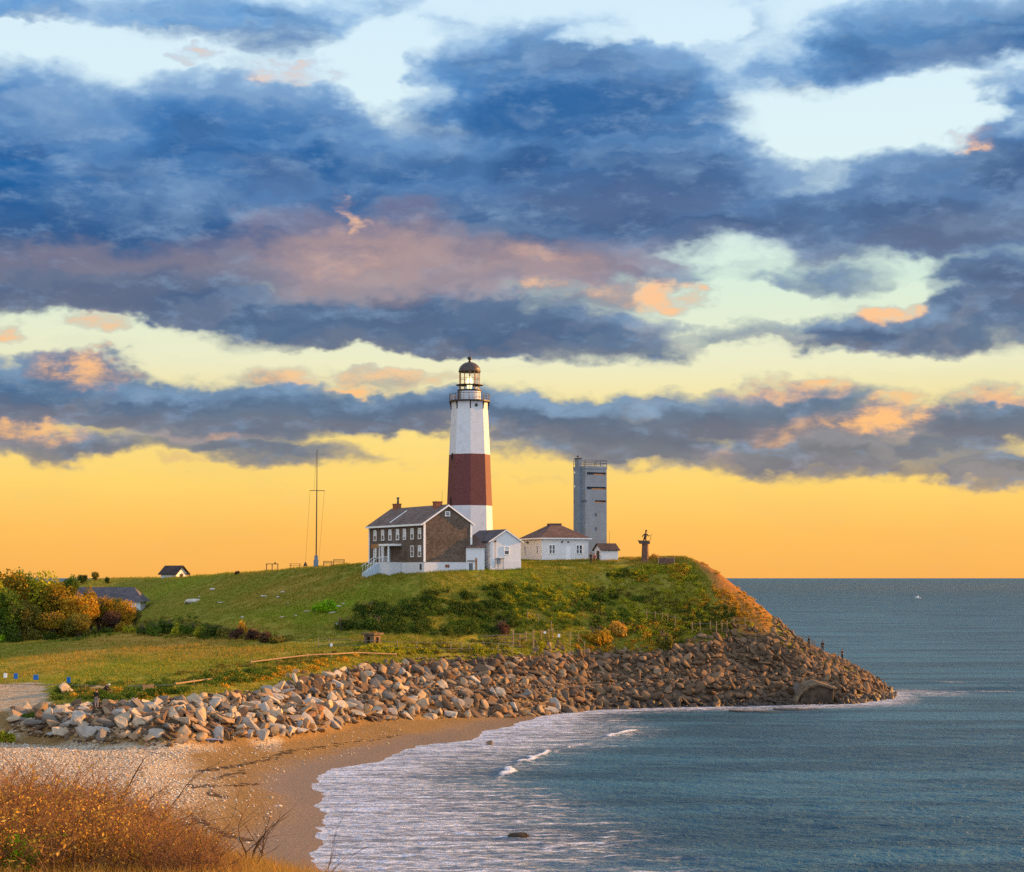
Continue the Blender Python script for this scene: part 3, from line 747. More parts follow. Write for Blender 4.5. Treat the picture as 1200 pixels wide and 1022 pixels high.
def wallx(x, y0s, zc, sgn):     # wall plane x = const, outward normal sgn*x
    return lambda u, n, z: (x + sgn * n, y0s + u * (1 if sgn < 0 else 1), zc + z)
def wally(y, x0s, zc, sgn):
    return lambda u, n, z: (x0s + u, y + sgn * n, zc + z)

# ================================================================ lighthouse
TD = 303.0; TS = TD / F
tx, ty = (550.3 - 600) * TS, TD
tz0 = 20.4
def tzz(py): return H - (py - 677) * TS
lt = thing('lighthouse', 'tall white octagonal lighthouse with a broad brown band, black dome and iron gallery', 'lighthouse', (tx, ty, tz0))
def hw(py):   # half width of the shaft as seen, px -> m
    return np.interp(py, [478, 533, 593, 660], [21.2, 23.9, 26.3, 28.2]) * TS * 1.005
rot8 = R(-90 + 4)
def oct_part(name, py0, py1, mat, grow=0.0):
    m = M(); m.lathe([(hw(py0) + grow, tzz(py0) - tz0), (hw(py1) + grow, tzz(py1) - tz0)], 8, rot8)
    return m.build(name, mat, lt)
oct_part('lower_shaft', 672, 593, MT['tower_white'])
oct_part('brown_band', 593, 533, MT['tower_red'], 0.01)
up = oct_part('upper_shaft', 533, 478, MT['tower_white'])
zg = tzz(471) - tz0
m = M(); m.lathe([(hw(478), tzz(478) - tz0), (hw(478) * 1.01, zg - 0.1)], 8, rot8); m.build('corbel_ring', MT['tower_white'], lt)
gal = M(); gal.lathe([(2.95, zg - 0.12), (3.42, zg - 0.05), (3.42, zg + 0.16), (2.2, zg + 0.16)], 24); g_ = gal.build('gallery_deck', MT['iron'], lt)
rl = M()
for i in range(24):
    t = 2 * math.pi * i / 24
    if i % 1 == 0: rl.tube((3.32*math.cos(t), 3.32*math.sin(t), zg+.16), (3.32*math.cos(t), 3.32*math.sin(t), zg+1.25), .028 if i % 3 else .05, n=5)
for zz, r in ((.7, .02), (1.25, .04), (.42, .02), (.98, .02)):
    for i in range(24):
        a0, a1 = 2*math.pi*i/24, 2*math.pi*(i+1)/24
        rl.tube((3.32*math.cos(a0), 3.32*math.sin(a0), zg+zz), (3.32*math.cos(a1), 3.32*math.sin(a1), zg+zz), r, n=5)
rl.build('railing', MT['iron'], g_)
for i in range(8):
    t = 2 * math.pi * i / 8 + rot8
    m = M(); ca, sa_ = math.cos(t), math.sin(t)
    m.tube((3.3*ca, 3.3*sa_, zg-.1), (3.02*ca, 3.02*sa_, zg-1.15), .09, .07, 5); m.tube((3.07*ca, 3.07*sa_, zg-.1), (3.07*ca, 3.07*sa_, zg-1.3), .10, n=5)
    m.build('bracket', MT['iron'], lt)
# watch room, lantern and dome
zw = tzz(458.5) - tz0
m = M(); m.lathe([(1.86, zg + .1), (1.84, zw)], 16); m.build('watch_room', MT['tower_white'], lt)
m = M(); m.lathe([(1.95, zw - .02), (2.05, zw + .05), (2.05, zw + .2), (1.75, zw + .2)], 24); m.build('lantern_sill', MT['iron'], lt)
zl1 = tzz(436) - tz0
m = M()
for i in range(12):
    a0 = 2*math.pi*i/12; m.tube((1.68*math.cos(a0), 1.68*math.sin(a0), zw+.2), (1.68*math.cos(a0), 1.68*math.sin(a0), zl1), .055, n=5)
for zz in (zw + .2, zw + 1.1, zw + 2.1, zl1):
    for i in range(12):
        a0, a1 = 2*math.pi*i/12, 2*math.pi*(i+1)/12
        m.tube((1.68*math.cos(a0), 1.68*math.sin(a0), zz), (1.68*math.cos(a1), 1.68*math.sin(a1), zz), .035, n=4)
fr_ = m.build('lantern_frame', MT['tan'], lt)
m = M(); m.lathe([(1.62, zw + .22), (1.62, zl1 - .02)], 12, cap=False); m.build('lantern_glazing', MT['lglass'], fr_)
m = M(); m.lathe([(.3, zw + .3), (.45, zw + .9), (.58, zw + 1.4), (.45, zw + 2.0), (.25, zw + 2.4)], 16); m.build('lens', MT['lens'], lt, True)
zc_ = zw + .95
m = M(); m.lathe([(1.75, zc_), (2.3, zc_ + .02), (2.3, zc_ + .1), (1.75, zc_ + .1)], 24); m.build('catwalk', MT['iron'], lt)
m = M(); prof = [(1.85, zl1 - .05), (1.9, zl1 + .1)] + [(1.82 * math.cos(R(a)), zl1 + .12 + 1.55 * math.sin(R(a))) for a in range(0, 85, 9)]
m.lathe(prof, 16); dm = m.build('dome', MT['rust'], lt, True)
zt = zl1 + 1.62
m = M(); m.lathe([(.22, zt), (.2, zt + .25), (.15, zt + .35), (.32, zt + .5), (.38, zt + .68), (.3, zt + .86), (.08, zt + .98), (.03, zt + 1.0), (.02, zt + 2.1)], 12); m.build('finial', MT['iron'], dm, True)
def tower_slot(ang_deg, py, w, h, mat=MT['dark'], name='window'):
    """a small opening on one facet; angle from the eye direction"""
    a = R(-90 + ang_deg); r = hw(py) * math.cos(R(22.5)); zc = tzz(py) - tz0
    n_ = Vector((math.cos(a), math.sin(a), 0)); t_ = Vector((-math.sin(a), math.cos(a), 0)); c = n_ * (r - .05)
    m = M(); pts = []
    for dn in (-.1, .1):
        for (uu, zz) in ((-w/2, -h/2), (w/2, -h/2), (w/2, h/2), (-w/2, h/2)): pts.append(c + n_*dn + t_*uu + Vector((0, 0, zc + zz)))
    m.poly(pts, [(0,1,2,3),(7,6,5,4),(0,4,5,1),(1,5,6,2),(2,6,7,3),(3,7,4,0)]); return m.build(name, mat, lt)
tower_slot(-40 + 4, 497.5, .4, 1.4); tower_slot(-63, 536, .5, 1.2); tower_slot(-63, 588, .5, 1.2)
a = R(-90 + 24); m = M(); c = Vector((math.cos(a), math.sin(a), 0))
m.tube(c * 2.7 + Vector((0, 0, zg - .75)), c * 2.93 + Vector((0, 0, zg - .75)), .27, n=12); m.build('porthole', MT['iron'], lt)
m = M(); m.box(-1.95, -1.7, -1.3, -.7, zg + .16, zw - .1); m.build('gallery_door', MT['darkwood'], lt)

# ================================================================ keepers' house
A = R(61); Wd, Ld = 8.3, 20.5
c0 = at(497, 671, 283)
hz = 19.3; fz = 21.45 - hz; ez = 27.62 - hz; rz_ = 30.35 - hz
hs = thing('shingled_house', "large brown shingled two-storey house with white foundation and trim, left of the lighthouse", 'house', (c0.x, 283, hz), R(90) - A)
# local x: along the gable wall, local y: along the long wall with the porch (seen on the left)
m = M(); m.box(0, Wd, 0, Ld, -1.2, fz); m.build('foundation', MT['plaster'], hs)
e = 0.04
m = M(); m.prism([(-e, fz), (Wd + e, fz), (Wd + e, ez), (Wd/2, rz_ - .12), (-e, ez)], -e, Ld + e); m.build('wall', MT['shingle'], hs)
def slope_roof(par, w, y0, y1, ze, zr, over, th, mat, name='roof', x0=0.0):
    m = M(); k = (zr - ze) / (w / 2); zo = ze - over * k
    m.prism([(x0 - over, zo), (x0 + w/2, zr), (x0 + w + over, zo), (x0 + w + over, zo + th), (x0 + w/2, zr + th), (x0 - over, zo + th)], y0, y1)
    return m.build(name, mat, par)
rf = slope_roof(hs, Wd, -.25, Ld + .3, ez, rz_, .5, .16, MT['roof'])
k = (rz_ - ez) / (Wd/2); zo = ez - .5 * k
m = M(); th = .3      # rake boards on the near gable
m.prism([(-.54, zo - .16), (Wd/2, rz_ - .16), (Wd + .54, zo - .16), (Wd + .54, zo + .1), (Wd/2, rz_ + .11), (-.54, zo + .1)], -.33, -.255); m.build('rake_board', MT['trim'], rf)
m = M(); m.box(-.62, -.505, -.33, Ld + .3, zo - .16, zo + .12); m.build('eave_board', MT['trim'], rf)
m = M(); m.box(-.13, .0, -.12, .0, fz, ez + .1); m.box(-.12, .22, -.10, -.045, fz, ez - .15); m.build('corner_board', MT['trim'], hs)
m = M(); m.box(Wd - .2, Wd + .12, -.1, -.045, fz, ez - .15); m.build('corner_board', MT['trim'], hs)
m = M(); m.box(-.10, -.045, Ld - .25, Ld + .1, fz, ez - .1); m.build('corner_board', MT['trim'], hs)
for fr0 in (.93, .80, .665, .54, .40, .265, .12):
    s_ = (1 - fr0); yy = s_ * Ld * 0.985 / (1 - 0.04 * fr0) if False else Ld * (1 - fr0) * 1.0
    window(hs, wallx(-e, yy, 25.9 - hz, -1), .82, 1.5, 'sash')
for fr0, st in ((.93, 'sash'), (.80, 'glass'), (.265, 'blindfull'), (.12, 'blindfull')):
    window(hs, wallx(-e, Ld * (1 - fr0), 23.15 - hz, -1), .82, 1.55, st)
window(hs, wally(-e, Wd/2 - .1, 29.0 - hz, -1), .62, .5, 'glass')
# porch
pc = Ld * (1 - .43)
pr = thing('porch', None, None); pr.parent = hs
m = M(); m.box(-2.2, -.05, pc - 3.4, pc + 2.2, -1.0, fz + .02); m.build('porch_deck', MT['plaster'], hs)
m = M(); m.box(-2.4, -.05, pc - 3.6, pc + 2.4, fz + 2.62, fz + 2.95); pr_r = m.build('porch_roof', MT['trim'], hs)
m = M(); m.prism([(pc - .1, fz + 2.3), (pc + 2.1, fz + 2.3), (pc + 1.9, fz + 2.95), (pc + .1, fz + 2.95)], -2.75, -2.42, 'x'); m.build('porch_hood', MT['tan'], pr_r)
for yy in (pc - 3.4, pc - 1.2, pc, pc + 2.1):
    m = M(); m.box(-2.32, -2.16, yy - .08, yy + .08, fz, fz + 2.62); m.build('porch_post', MT['trim'], hs)
m = M(); m.box(-.12, -.04, pc + .6, pc + 1.7, fz, fz + 2.3); dr = m.build('door', MT['bluedoor'], hs)
m = M(); m.box(-.17, -.12, pc + .7, pc + .78, fz + 1.05, fz + 1.15); m.build('handle', MT['iron'], dr)
m = M()
for i in range(7): m.box(-2.2 - .32 * (i + 1), -2.2 - .32 * i, pc + .1, pc + 1.9, -1.2, fz - .22 * (i + 1))
m.build('steps', MT['bluedoor'], hs)
m = M()
for yy in (pc + .05, pc + 1.95):
    m.tube((-2.3, yy, fz + .9), (-4.5, yy, fz - .6), .04, n=5)
    for i in range(5): m.tube((-2.3 - i * .5, yy, fz - .4 * i * .8 - .1), (-2.3 - i * .5, yy, fz + .9 - i * .34), .03, n=4)
for yy in np.arange(pc - 3.3, pc, .35): m.tube((-2.24, yy, fz), (-2.24, yy, fz + .9), .025, n=4)
m.tube((-2.24, pc - 3.4, fz + .9), (-2.24, pc, fz + .9), .04, n=5)
m.build('handrail', MT['trim'], hs)
bpy.data.objects.remove(pr)
# chimneys and rooftop bits
m = M(); m.box(Wd/2 - .45, Wd/2 + .45, Ld - 2.6, Ld - 1.2, rz_ - .6, rz_ + .75); m.box(Wd/2 - .52, Wd/2 + .52, Ld - 2.67, Ld - 1.13, rz_ + .75, rz_ + .9); ch = m.build('chimney', MT['brick'], rf)
m = M(); m.tube((Wd/2, Ld - 2.3, rz_ + .9), (Wd/2, Ld - 2.3, rz_ + 1.7), .2, .14, 8); m.tube((Wd/2, Ld - 2.3, rz_ + 1.7), (Wd/2, Ld - 2.3, rz_ + 1.95), .26, .2, 8); m.build('flue', MT['rust'], ch)
m = M(); m.box(Wd/2 - .95, Wd/2 + .1, 2.2, 3.4, rz_ - 1.0, rz_ + .55); m.box(Wd/2 - 1.02, Wd/2 + .17, 2.13, 3.47, rz_ + .55, rz_ + .7); m.build('chimney', MT['brick'], rf)
m = M(); m.tube((Wd/2, 2.0, rz_ + .1), (Wd/2, 2.0, rz_ + 2.5), .03, .015, 5); m.build('aerial', MT['iron'], rf)
m = M(); xx0, xx1 = .2, 3.2
def rp(x, y, u=0): return (x, y, ez + k * x + .165 + u)
m.poly([rp(xx0, Ld*.62), rp(xx0, Ld*.62+.35), rp(xx1, Ld*.62+.35), rp(xx1, Ld*.62), rp(xx0, Ld*.62, .05), rp(xx0, Ld*.62+.35, .05), rp(xx1, Ld*.62+.35, .05), rp(xx1, Ld*.62, .05)], [(0,1,2,3),(7,6,5,4),(0,4,5,1),(1,5,6,2),(2,6,7,3),(3,7,4,0)])
m.build('roof_strip', MT['trim'], rf)  # plain pale flashing strip lying flat on the roof slope
# small things against the foundation
for (xx, yy, w, h_, mt, nm) in ((2.6*1.55, -.1, .7, .45, 'brick', 'foundation_vent'),):
    m = M(); m.box(xx - w/2, xx + w/2, yy, 0.0, fz - .85, fz - .85 + h_); m.build(nm, MT[mt], hs)
m = M(); m.box(-.14, .0, .9, 1.3, fz - 1.2, fz - .3); m.build('cellar_hatch', MT['iron'], hs)

# ================================================================ small white gabled house and its wing
B = R(28)
g0 = at(574.5, 664, 288)
gh = thing('gabled_cottage', 'small white gabled cottage directly in front of the lighthouse foot', 'house', (g0.x, 288, 20.3), B)
zf = H - (657 - 677) * 288/F - 20.3; ze_ = H - (633.5 - 677) * 288/F - 20.3; zr = H - (621.5 - 677) * 291/F - 20.3
Wg, Lg = 5.5, 9.0
m = M(); m.box(-.04, Wg + .04, -.04, Lg, -1.2, zf); m.build('foundation', MT['plaster'], gh)
m = M(); m.prism([(0, zf), (Wg, zf), (Wg, ze_), (Wg/2, zr - .1), (0, ze_)], 0, Lg); m.build('wall', MT['white'], gh)
r2 = slope_roof(gh, Wg, -.2, Lg + .2, ze_, zr, .35, .13, MT['rooflead'])
k2 = (zr - ze_) / (Wg/2)
m = M(); m.prism([(-.38, ze_ - .35*k2 - .12), (Wg/2, zr - .12), (Wg + .38, ze_ - .35*k2 - .12), (Wg + .38, ze_ - .35*k2 + .06), (Wg/2, zr + .07), (-.38, ze_ - .35*k2 + .06)], -.27, -.205); m.build('rake_board', MT['trim'], r2)
window(gh, wally(0, Wg * .53, zf + 1.6, -1), .75, 1.15, 'sash')
m = M(); m.tube((.85, -.25, ze_ - .1), (.85, -.02, ze_ - .1), .16, n=8); m.tube((.85, -.06, ze_ - .1), (.85, -.06, .3), .03, n=5); m.build('wall_lamp', MT['iron'], gh)
m = M()
for xx in (1.15, 2.05):
    m.tube((xx, -.5, -.7), (xx, -.5, zf + .6), .05, n=5)
m.box(1.0, 2.2, -.75, -.05, zf + .3, zf + .42); m.box(1.1, 1.6, -.5, -.1, zf - .5, zf + .3)
m.build('meter_box', MT['concrete'], gh)
# lower hipped wing between the two houses
wz = 19.9; w0_ = at(552.0, 662, 286.0)
wg = thing('hipped_outbuilding', 'low white outbuilding with dark hipped roof tucked between shingled house and cottage', 'outbuilding', (w0_.x - .8, 286.5, wz), R(14))
zt0 = H - (641.5 - 677) * 286.5/F - wz; zt1 = H - (628 - 677) * 288/F - wz
m = M(); m.box(0, 3.0, 0, 3.4, -1.0, zt0); m.build('wall', MT['white'], wg)
m = M(); m.poly([(-.3,-.3,zt0-.02),(3.3,-.3,zt0-.02),(3.3,3.7,zt0-.02),(-.3,3.7,zt0-.02),(.4,1.7,zt1),(2.0,1.7,zt1)], [(0,1,5,4),(1,2,5),(2,3,4,5),(3,0,4),(3,2,1,0)]); m.build('roof', MT['roof2'], wg)
m = M(); m.box(.3, 1.2, -.06, -.01, .1, 1.5); o = m.build('door', MT['trim'], wg)
m = M(); m.box(.42, 1.08, -.08, -.065, .25, 1.38); m.build('pane', MT['pane'], o)
m = M(); m.box(1.5, 1.78, -.05, -.01, .3, 2.2); m.build('shutter', MT['tan'], wg)
m = M(); m.box(.2, 1.4, -.35, -.04, 1.72, 1.82); m.build('awning', MT['darkwood'], wg)

# ================================================================ square white house with hipped roof
D3 = 302.0
h3z = 20.6
c3 = at(635, 655, D3); T3 = R(21)
h3 = thing('hipped_house', 'square white one-storey house with brown pyramid roof between cottage and concrete tower', 'house', (c3.x, D3, h3z), T3)
W3, L3 = 8.4, 9.6
e3 = H - (630.5 - 677) * D3/F - h3z; b3 = H - (656 - 677) * D3/F - h3z; p3 = H - (615.3 - 677) * (D3 + 5)/F - h3z
m = M(); m.box(-.05, W3 + .05, -.05, L3, -1.5, b3); m.build('foundation', MT['conc_top'], h3)
m = M(); m.box(0, W3, 0, L3, b3, e3); m.build('wall', MT['white'], h3)
o_ = .45
m = M(); m.poly([(-o_,-o_,e3),(W3+o_,-o_,e3),(W3+o_,L3+o_,e3),(-o_,L3+o_,e3),(W3/2-.85,L3/2-.85,p3),(W3/2+.85,L3/2-.85,p3),(W3/2+.85,L3/2+.85,p3),(W3/2-.85,L3/2+.85,p3)],
    [(3,2,1,0),(4,5,6,7),(0,1,5,4),(1,2,6,5),(2,3,7,6),(3,0,4,7)]); r3 = m.build('roof', MT['roof2'], h3)
m = M(); m.box(W3/2-.95, W3/2+.95, L3/2-.95, L3/2+.95, p3 - .05, p3 + .28); m.build('roof_cap', MT['roof2'], r3)
m = M()
for (a0,a1,b0,b1) in ((-o_-.03,W3+o_+.03,-o_-.06,-o_+.02),(-o_-.06,-o_+.02,-o_,L3+o_)): m.box(a0,a1,b0,b1,e3-.16,e3+.03)
m.build('gutter', MT['trim'], r3)
zc3 = b3 + 1.75
for xx in (W3*.215, W3*.80): window(h3, wally(0, xx, zc3, -1), .95, 1.35, 'double')
m = M(); m.box(W3*.5, W3*.5+.95, -.05, -.01, b3, b3 + 2.2); dr = m.build('door', MT['trim'], h3)
m = M(); m.box(W3*.5+.1, W3*.5+.16, -.09, -.05, b3 + 1.0, b3 + 1.1); m.build('handle', MT['iron'], dr)
for yy in (L3*.2, L3*.78): window(h3, wallx(0, yy, zc3, -1), .6, 1.2, 'glass')
for (xx, yy) in ((W3*.43, -.2), (W3*.56, -.2)):
    m = M(); m.box(xx - .12, xx + .12, yy, 0, e3 - .75, e3 - .5); m.build('wall_lamp', MT['iron'], h3)
m = M(); m.box(-.2, 0, L3*.62, L3*.7, e3 - .75, e3 - .5); m.build('wall_lamp', MT['iron'], h3)
m = M(); m.box(W3*.3, W3*.8, -1.4, -.1, -.9, b3 - .12); m.build('stoop', MT['conc_warm'], h3)

# ================================================================ concrete observation tower
D4 = 322.0; c4_ = at(686, 656, D4); T4 = R(27); q4 = 4.35; z4 = 20.3
t4 = thing('observation_tower', 'square grey concrete observation tower with slit openings and roof railing', 'tower', (c4_.x, D4, z4), T4)
def z4p(py): return H - (py - 677) * D4/F - z4
zt4 = z4p(546)
m = M()
# walls of the shaft with real slots on the right hand face (local y = 0), built as bands
slots = [(553.5, 1.9, .04, .97), (570.5, 1.9, .04, .97), (586.5, 1.9, .42, .97)]
prev = -1.2
m.box(0, q4, 0, q4, -1.2, z4p(588.8))
def slotband(py_lo, py_hi, x0f):
    a_, b_ = z4p(py_lo), z4p(py_hi)
    if x0f > .05: m.box(0, q4 * x0f, 0, q4, a_, b_)
    m.box(0, .3, 0, q4, a_, b_); m.box(.3, q4, 1.2, q4, a_, b_); m.box(q4 - .12, q4, 0, 1.2, a_, b_)
slotband(588.8, 586.0, .45); m.box(0, q4, 0, q4, z4p(586.0), z4p(573.4)); slotband(573.4, 570.2, .05)
m.box(0, q4, 0, q4, z4p(570.2), z4p(556.2)); slotband(556.2, 553.2, .05); m.box(0, q4, 0, q4, z4p(553.2), z4p(549.0))
m.box(-.06, q4 + .06, -.06, q4 + .06, z4p(549.0), zt4)
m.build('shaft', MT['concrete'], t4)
for (pl, ph, f) in ((588.8, 587.7, .45), (573.4, 572.0, .3), (556.2, 554.9, .4)):
    m = M(); m.box(q4 * f, q4 - .14, .06, .14, z4p(pl) + .003, z4p(ph)); m.build('slot_sill', MT['tan'], t4)
m = M(); m.box(-.55, .0, q4 * .32, q4 * .66, -1.2, z4p(537.5)); pil = m.build('stair_shaft', MT['concrete'], t4)
m = M(); m.box(-.65, .05, q4*.3, q4*.68, z4p(537.5), z4p(536.3)); m.tube((-.3, q4*.5, z4p(536.5)), (-.3, q4*.5, z4p(534)), .08, n=6); m.tube((-.3, q4*.5, z4p(534.6)), (-.3, q4*.5, z4p(533.2)), .25, .18, 8); m.build('beacon', MT['iron'], pil)
m = M()
pts = [(0,0),(q4*.5,0),(q4,0),(q4,q4*.5),(q4,q4),(q4*.5,q4),(0,q4),(0,q4*.5)]
for i, (a_, b_) in enumerate(pts):
    m.tube((a_, b_, zt4), (a_, b_, zt4 + 1.05), .045, n=5); a2, b2 = pts[(i+1) % 8]
    for zz in (.55, 1.05): m.tube((a_, b_, zt4 + zz), (a2, b2, zt4 + zz), .035, n=5)
m.build('railing', MT['rust'], t4)
for yy, pz in ((q4*.86, 552.5), (q4*.86, 569)):
    m = M(); m.box(-.035, .02, yy - .16, yy + .16, z4p(pz + 1), z4p(pz - 1)); m.build('window', MT['lens'], t4)  # these panes glow by themselves, sharing the lens emission
for pz in (603, 619.5):
    m = M(); m.box(q4*.5 - .08, q4*.5 + .08, -.03, .02, z4p(pz + 1.9), z4p(pz - 1.9)); m.build('slit', MT['dark'], t4)
m = M()
for xx in (q4 + .05, q4 + .75): m.tube((xx, .3, -1.0), (xx, .3, z4p(622)), .03, n=5)
for i in range(11): m.tube((q4 + .05, .3, i * .5), (q4 + .75, .3, i * .5), .025, n=4)
m.build('ladder', MT['tan'], t4)

# ================================================================ shed by the tower
D5 = 301.0; c5 = at(704.8, 655.5, D5); z5 = 20.9
s5 = thing('small_shed', 'tiny white shed with dark gabled roof below the concrete tower', 'shed', (c5.x, D5, z5), R(24))
e5 = H - (643.8 - 677) * D5/F - z5; r5 = H - (637.3 - 677) * D5/F - z5
m = M(); m.prism([(0, -1.0), (2.6, -1.0), (2.6, e5), (1.3, r5 - .08), (0, e5)], 0, 3.1, 'x'); m.build('wall', MT['white'], s5)
m = M(); k5 = (r5 - e5) / 1.3
m.prism([(-.3, e5 - .3*k5), (1.3, r5), (2.9, e5 - .3*k5), (2.9, e5 - .3*k5 + .12), (1.3, r5 + .12), (-.3, e5 - .3*k5 + .12)], -.3, 3.35, 'x'); m.build('roof', MT['roofdark'], s5)
m = M(); m.box(-.05, -.01, .75, 1.75, -.2, e5 - .25); m.build('door', MT['darkwood'], s5)

# ================================================================ memorial statue
D6 = 301.5; c6 = at(756, 656, D6); z6 = float(gz(c6.x, D6)) - .15
s6 = thing('memorial_statue', 'dark bronze fisherman statue on a tapering reddish stone pedestal near the cliff edge', 'statue', (c6.x, D6, z6))
def z6p(py): return H - (py - 677) * D6/F - z6
m = M(); m.lathe([(.80, -.5), (.78, .1), (.62, .4), (.52, z6p(637.5))], 12); m.build('pedestal', MT['granite'], s6)
m = M(); zz = z6p(637.3)
m.poly([(-1.15,-.3,zz+.35),(-.9,-.55,zz-.0),(.75,-.6,zz-.05),(.9,.0,zz+.25),(.75,.6,zz-.05),(-.9,.55,zz),(-.9,-.5,zz+.55),(.7,-.55,zz+.5),(.85,0,zz+.6),(.7,.55,zz+.5),(-.9,.5,zz+.55),(-1.25,0,zz+.6)],
   [(0,1,5),(1,2,3,4,5),(0,11,6),(0,6,1),(1,6,7,2),(2,7,8,3),(3,8,9,4),(4,9,10,5),(5,10,11,0),(6,11,10),(6,10,9,8,7)]); m.build('boat_prow', MT['bronze'], s6)

def skin_body(name, joints, edges, mat, parent, sub=2, loc=(0, 0, 0)):
    """joints: list of (x, y, z, r)"""
    me = bpy.data.meshes.new(name); me.from_pydata([j[:3] for j in joints], edges, [])
    o = bpy.data.objects.new(name + '_src', me); C.objects.link(o)
    sk = o.modifiers.new('skin', 'SKIN'); sk.use_smooth_shade = True
    for i, j in enumerate(joints):
        sv = me.skin_vertices[0].data[i]; r_ = j[3]; sv.radius = (r_, r_) if not isinstance(r_, tuple) else r_
        sv.use_root = (i == 0)
    ss = o.modifiers.new('sub', 'SUBSURF'); ss.levels = sub; ss.render_levels = sub
    dg = bpy.context.evaluated_depsgraph_get(); ev_ = o.evaluated_get(dg)
    m2 = bpy.data.meshes.new_from_object(ev_); m2.materials.clear(); m2.materials.append(mat); m2.name = name
    bpy.data.objects.remove(o)
    o2 = bpy.data.objects.new(name, m2); C.objects.link(o2); o2.parent = parent; o2.location = loc
    return o2

SK = simple("skin", (0.45, 0.27, 0.18), None, 3, .6, 0)
def cloth(name, c): return simple(name, c, tuple(v * .7 for v in c), 6, .9, .3, .01)
def person(label, loc, rz, top, leg, hair, pose='stand', scale=1.0, group=None, arms=None, top_mat_white=None, hat=None):
    t = thing('person', label, 'person', loc, rz, group); t.scale = (scale,) * 3
    ar = arms or [((.21, .02, 1.12, .048), (.20, -.16, .92, .04)), ((-.22, .0, 1.10, .048), (-.24, -.05, .84, .04))]
    if pose == 'stand':
        pel = (0, 0, .95); ch_ = (0, .0, 1.30); nk = (0, 0, 1.47); hd = (0, -.01, 1.62)
        legs = [((.10, 0, .90), (.12, -.02, .50), (.13, 0, .08), (.14, -.15, .04)), ((-.10, 0, .90), (-.13, .0, .50), (-.15, .04, .08), (-.16, -.11, .04))]
    elif pose == 'stride':
        pel = (0, 0, .93); ch_ = (0, -.05, 1.28); nk = (0, -.08, 1.45); hd = (0, -.11, 1.60)
        legs = [((.10, 0, .88), (.11, -.2, .52), (.12, -.25, .08), (.12, -.40, .05)), ((-.10, 0, .88), (-.11, .10, .48), (-.12, .35, .12), (-.12, .24, .04))]
    else:  # crouching, leaning forward (towards -y)
        pel = (0, .05, .48); ch_ = (0, -.28, .72); nk = (0, -.42, .83); hd = (0, -.54, .92)
        legs = [((.12, .02, .46), (.20, -.40, .50), (.20, -.12, .10), (.21, -.30, .04)), ((-.12, .02, .46), (-.2, -.36, .46), (-.2, -.08, .10), (-.21, -.27, .04))]
    def sh(s_): return (ch_[0] + s_ * .18, ch_[1], ch_[2] + .1)
    J = [(*pel, .13), (*((Vector(pel) + Vector(ch_)) / 2), .125), (*ch_, .135), (*nk, .06), (*hd, .10), (hd[0], hd[1] - .015, hd[2] + .10, .085)]
    Eg = [(0, 1), (1, 2), (2, 3), (3, 4), (4, 5)]
    for L_ in legs:
        b0 = len(J); J += [(*L_[0], .085), (*L_[1], .06), (*L_[2], .042), (*L_[3], .035)]; Eg += [(0, b0), (b0, b0+1), (b0+1, b0+2), (b0+2, b0+3)]
    for s_, (el_, wr) in zip((1, -1), ar):
        b0 = len(J); J += [(*sh(s_), .058), el_, wr]; Eg += [(2, b0), (b0, b0+1), (b0+1, b0+2)]
        w_ = Vector(wr[:3]); d_ = (w_ - Vector(el_[:3])).normalized(); sd_ = d_.cross(Vector((0, 1, .3))).normalized()
        pb = len(J); pm = w_ + d_ * .06; J.append((*pm, .03)); Eg.append((b0+2, pb))
        for f in range(5):
            o1 = (f - 1.5) * .02 if f < 4 else -.045
            ln = (.07, .08, .085, .07, .045)[f]
            tip = pm + sd_ * o1 * 1.3 + d_ * ln + Vector((0, 0, -.015)); j = len(J); J.append((*tip, .009)); Eg.append((pb, j))
    skin_body('body', J, Eg, SK, t)
    # clothing follows the limbs
    JT = [(pel[0], pel[1], pel[2] + .05, .15)]; ET = []
    for L_ in legs:
        b0 = len(JT); JT += [(*L_[0], .105), (*L_[1], .078), (L_[2][0], L_[2][1], L_[2][2] + .04, .06)]; ET += [(0, b0), (b0, b0+1), (b0+1, b0+2)]
    skin_body('trousers', JT, ET, leg, t)
    JJ = [(pel[0], pel[1], pel[2] + .03, .155), (*((Vector(pel) + Vector(ch_)) / 2), .15), (*ch_, .165), (nk[0], nk[1], nk[2] - .02, .085)]; EJ = [(0, 1), (1, 2), (2, 3)]
    for s_, (el_, wr) in zip((1, -1), ar):
        b0 = len(JJ); wv = Vector(el_[:3]).lerp(Vector(wr[:3]), .9); JJ += [(*sh(s_), .078), (*el_[:3], .062), (*wv, .05)]; EJ += [(2, b0), (b0, b0+1), (b0+1, b0+2)]
    skin_body('jacket', JJ, EJ, top, t)
    for s_, L_ in zip((1, -1), legs):
        m = M(); a_, b_ = L_[2], L_[3]; m.box(a_[0]-.05, a_[0]+.05, b_[1]-.05, a_[1]+.07, 0, .10); m.build('shoe', MT['darkwood'], t, bevel=.02)
    m = M(); hd_ = Vector(hd) + Vector((0, .02, .05)); pf = [(.118 * math.cos(R(a_)), .13 * math.sin(R(a_))) for a_ in range(-10, 90, 14)]
    m.lathe([(r_, hd_.z + z_) for r_, z_ in pf], 12, 0, hd_.x, hd_.y); m.build('hair' if not hat else 'hat', hair if not hat else hat, t, True)
    for s_ in (-.04, .04):
        m = M(); m.lathe([(.004, hd[2] + .02), (.014, hd[2] + .03), (.004, hd[2] + .04)], 6, 0, hd[0] + s_, hd[1] - .105); m.build('eye', MT['iron'], t)
    return t
hairm = cloth("dark_hair", (.03, .02, .015))
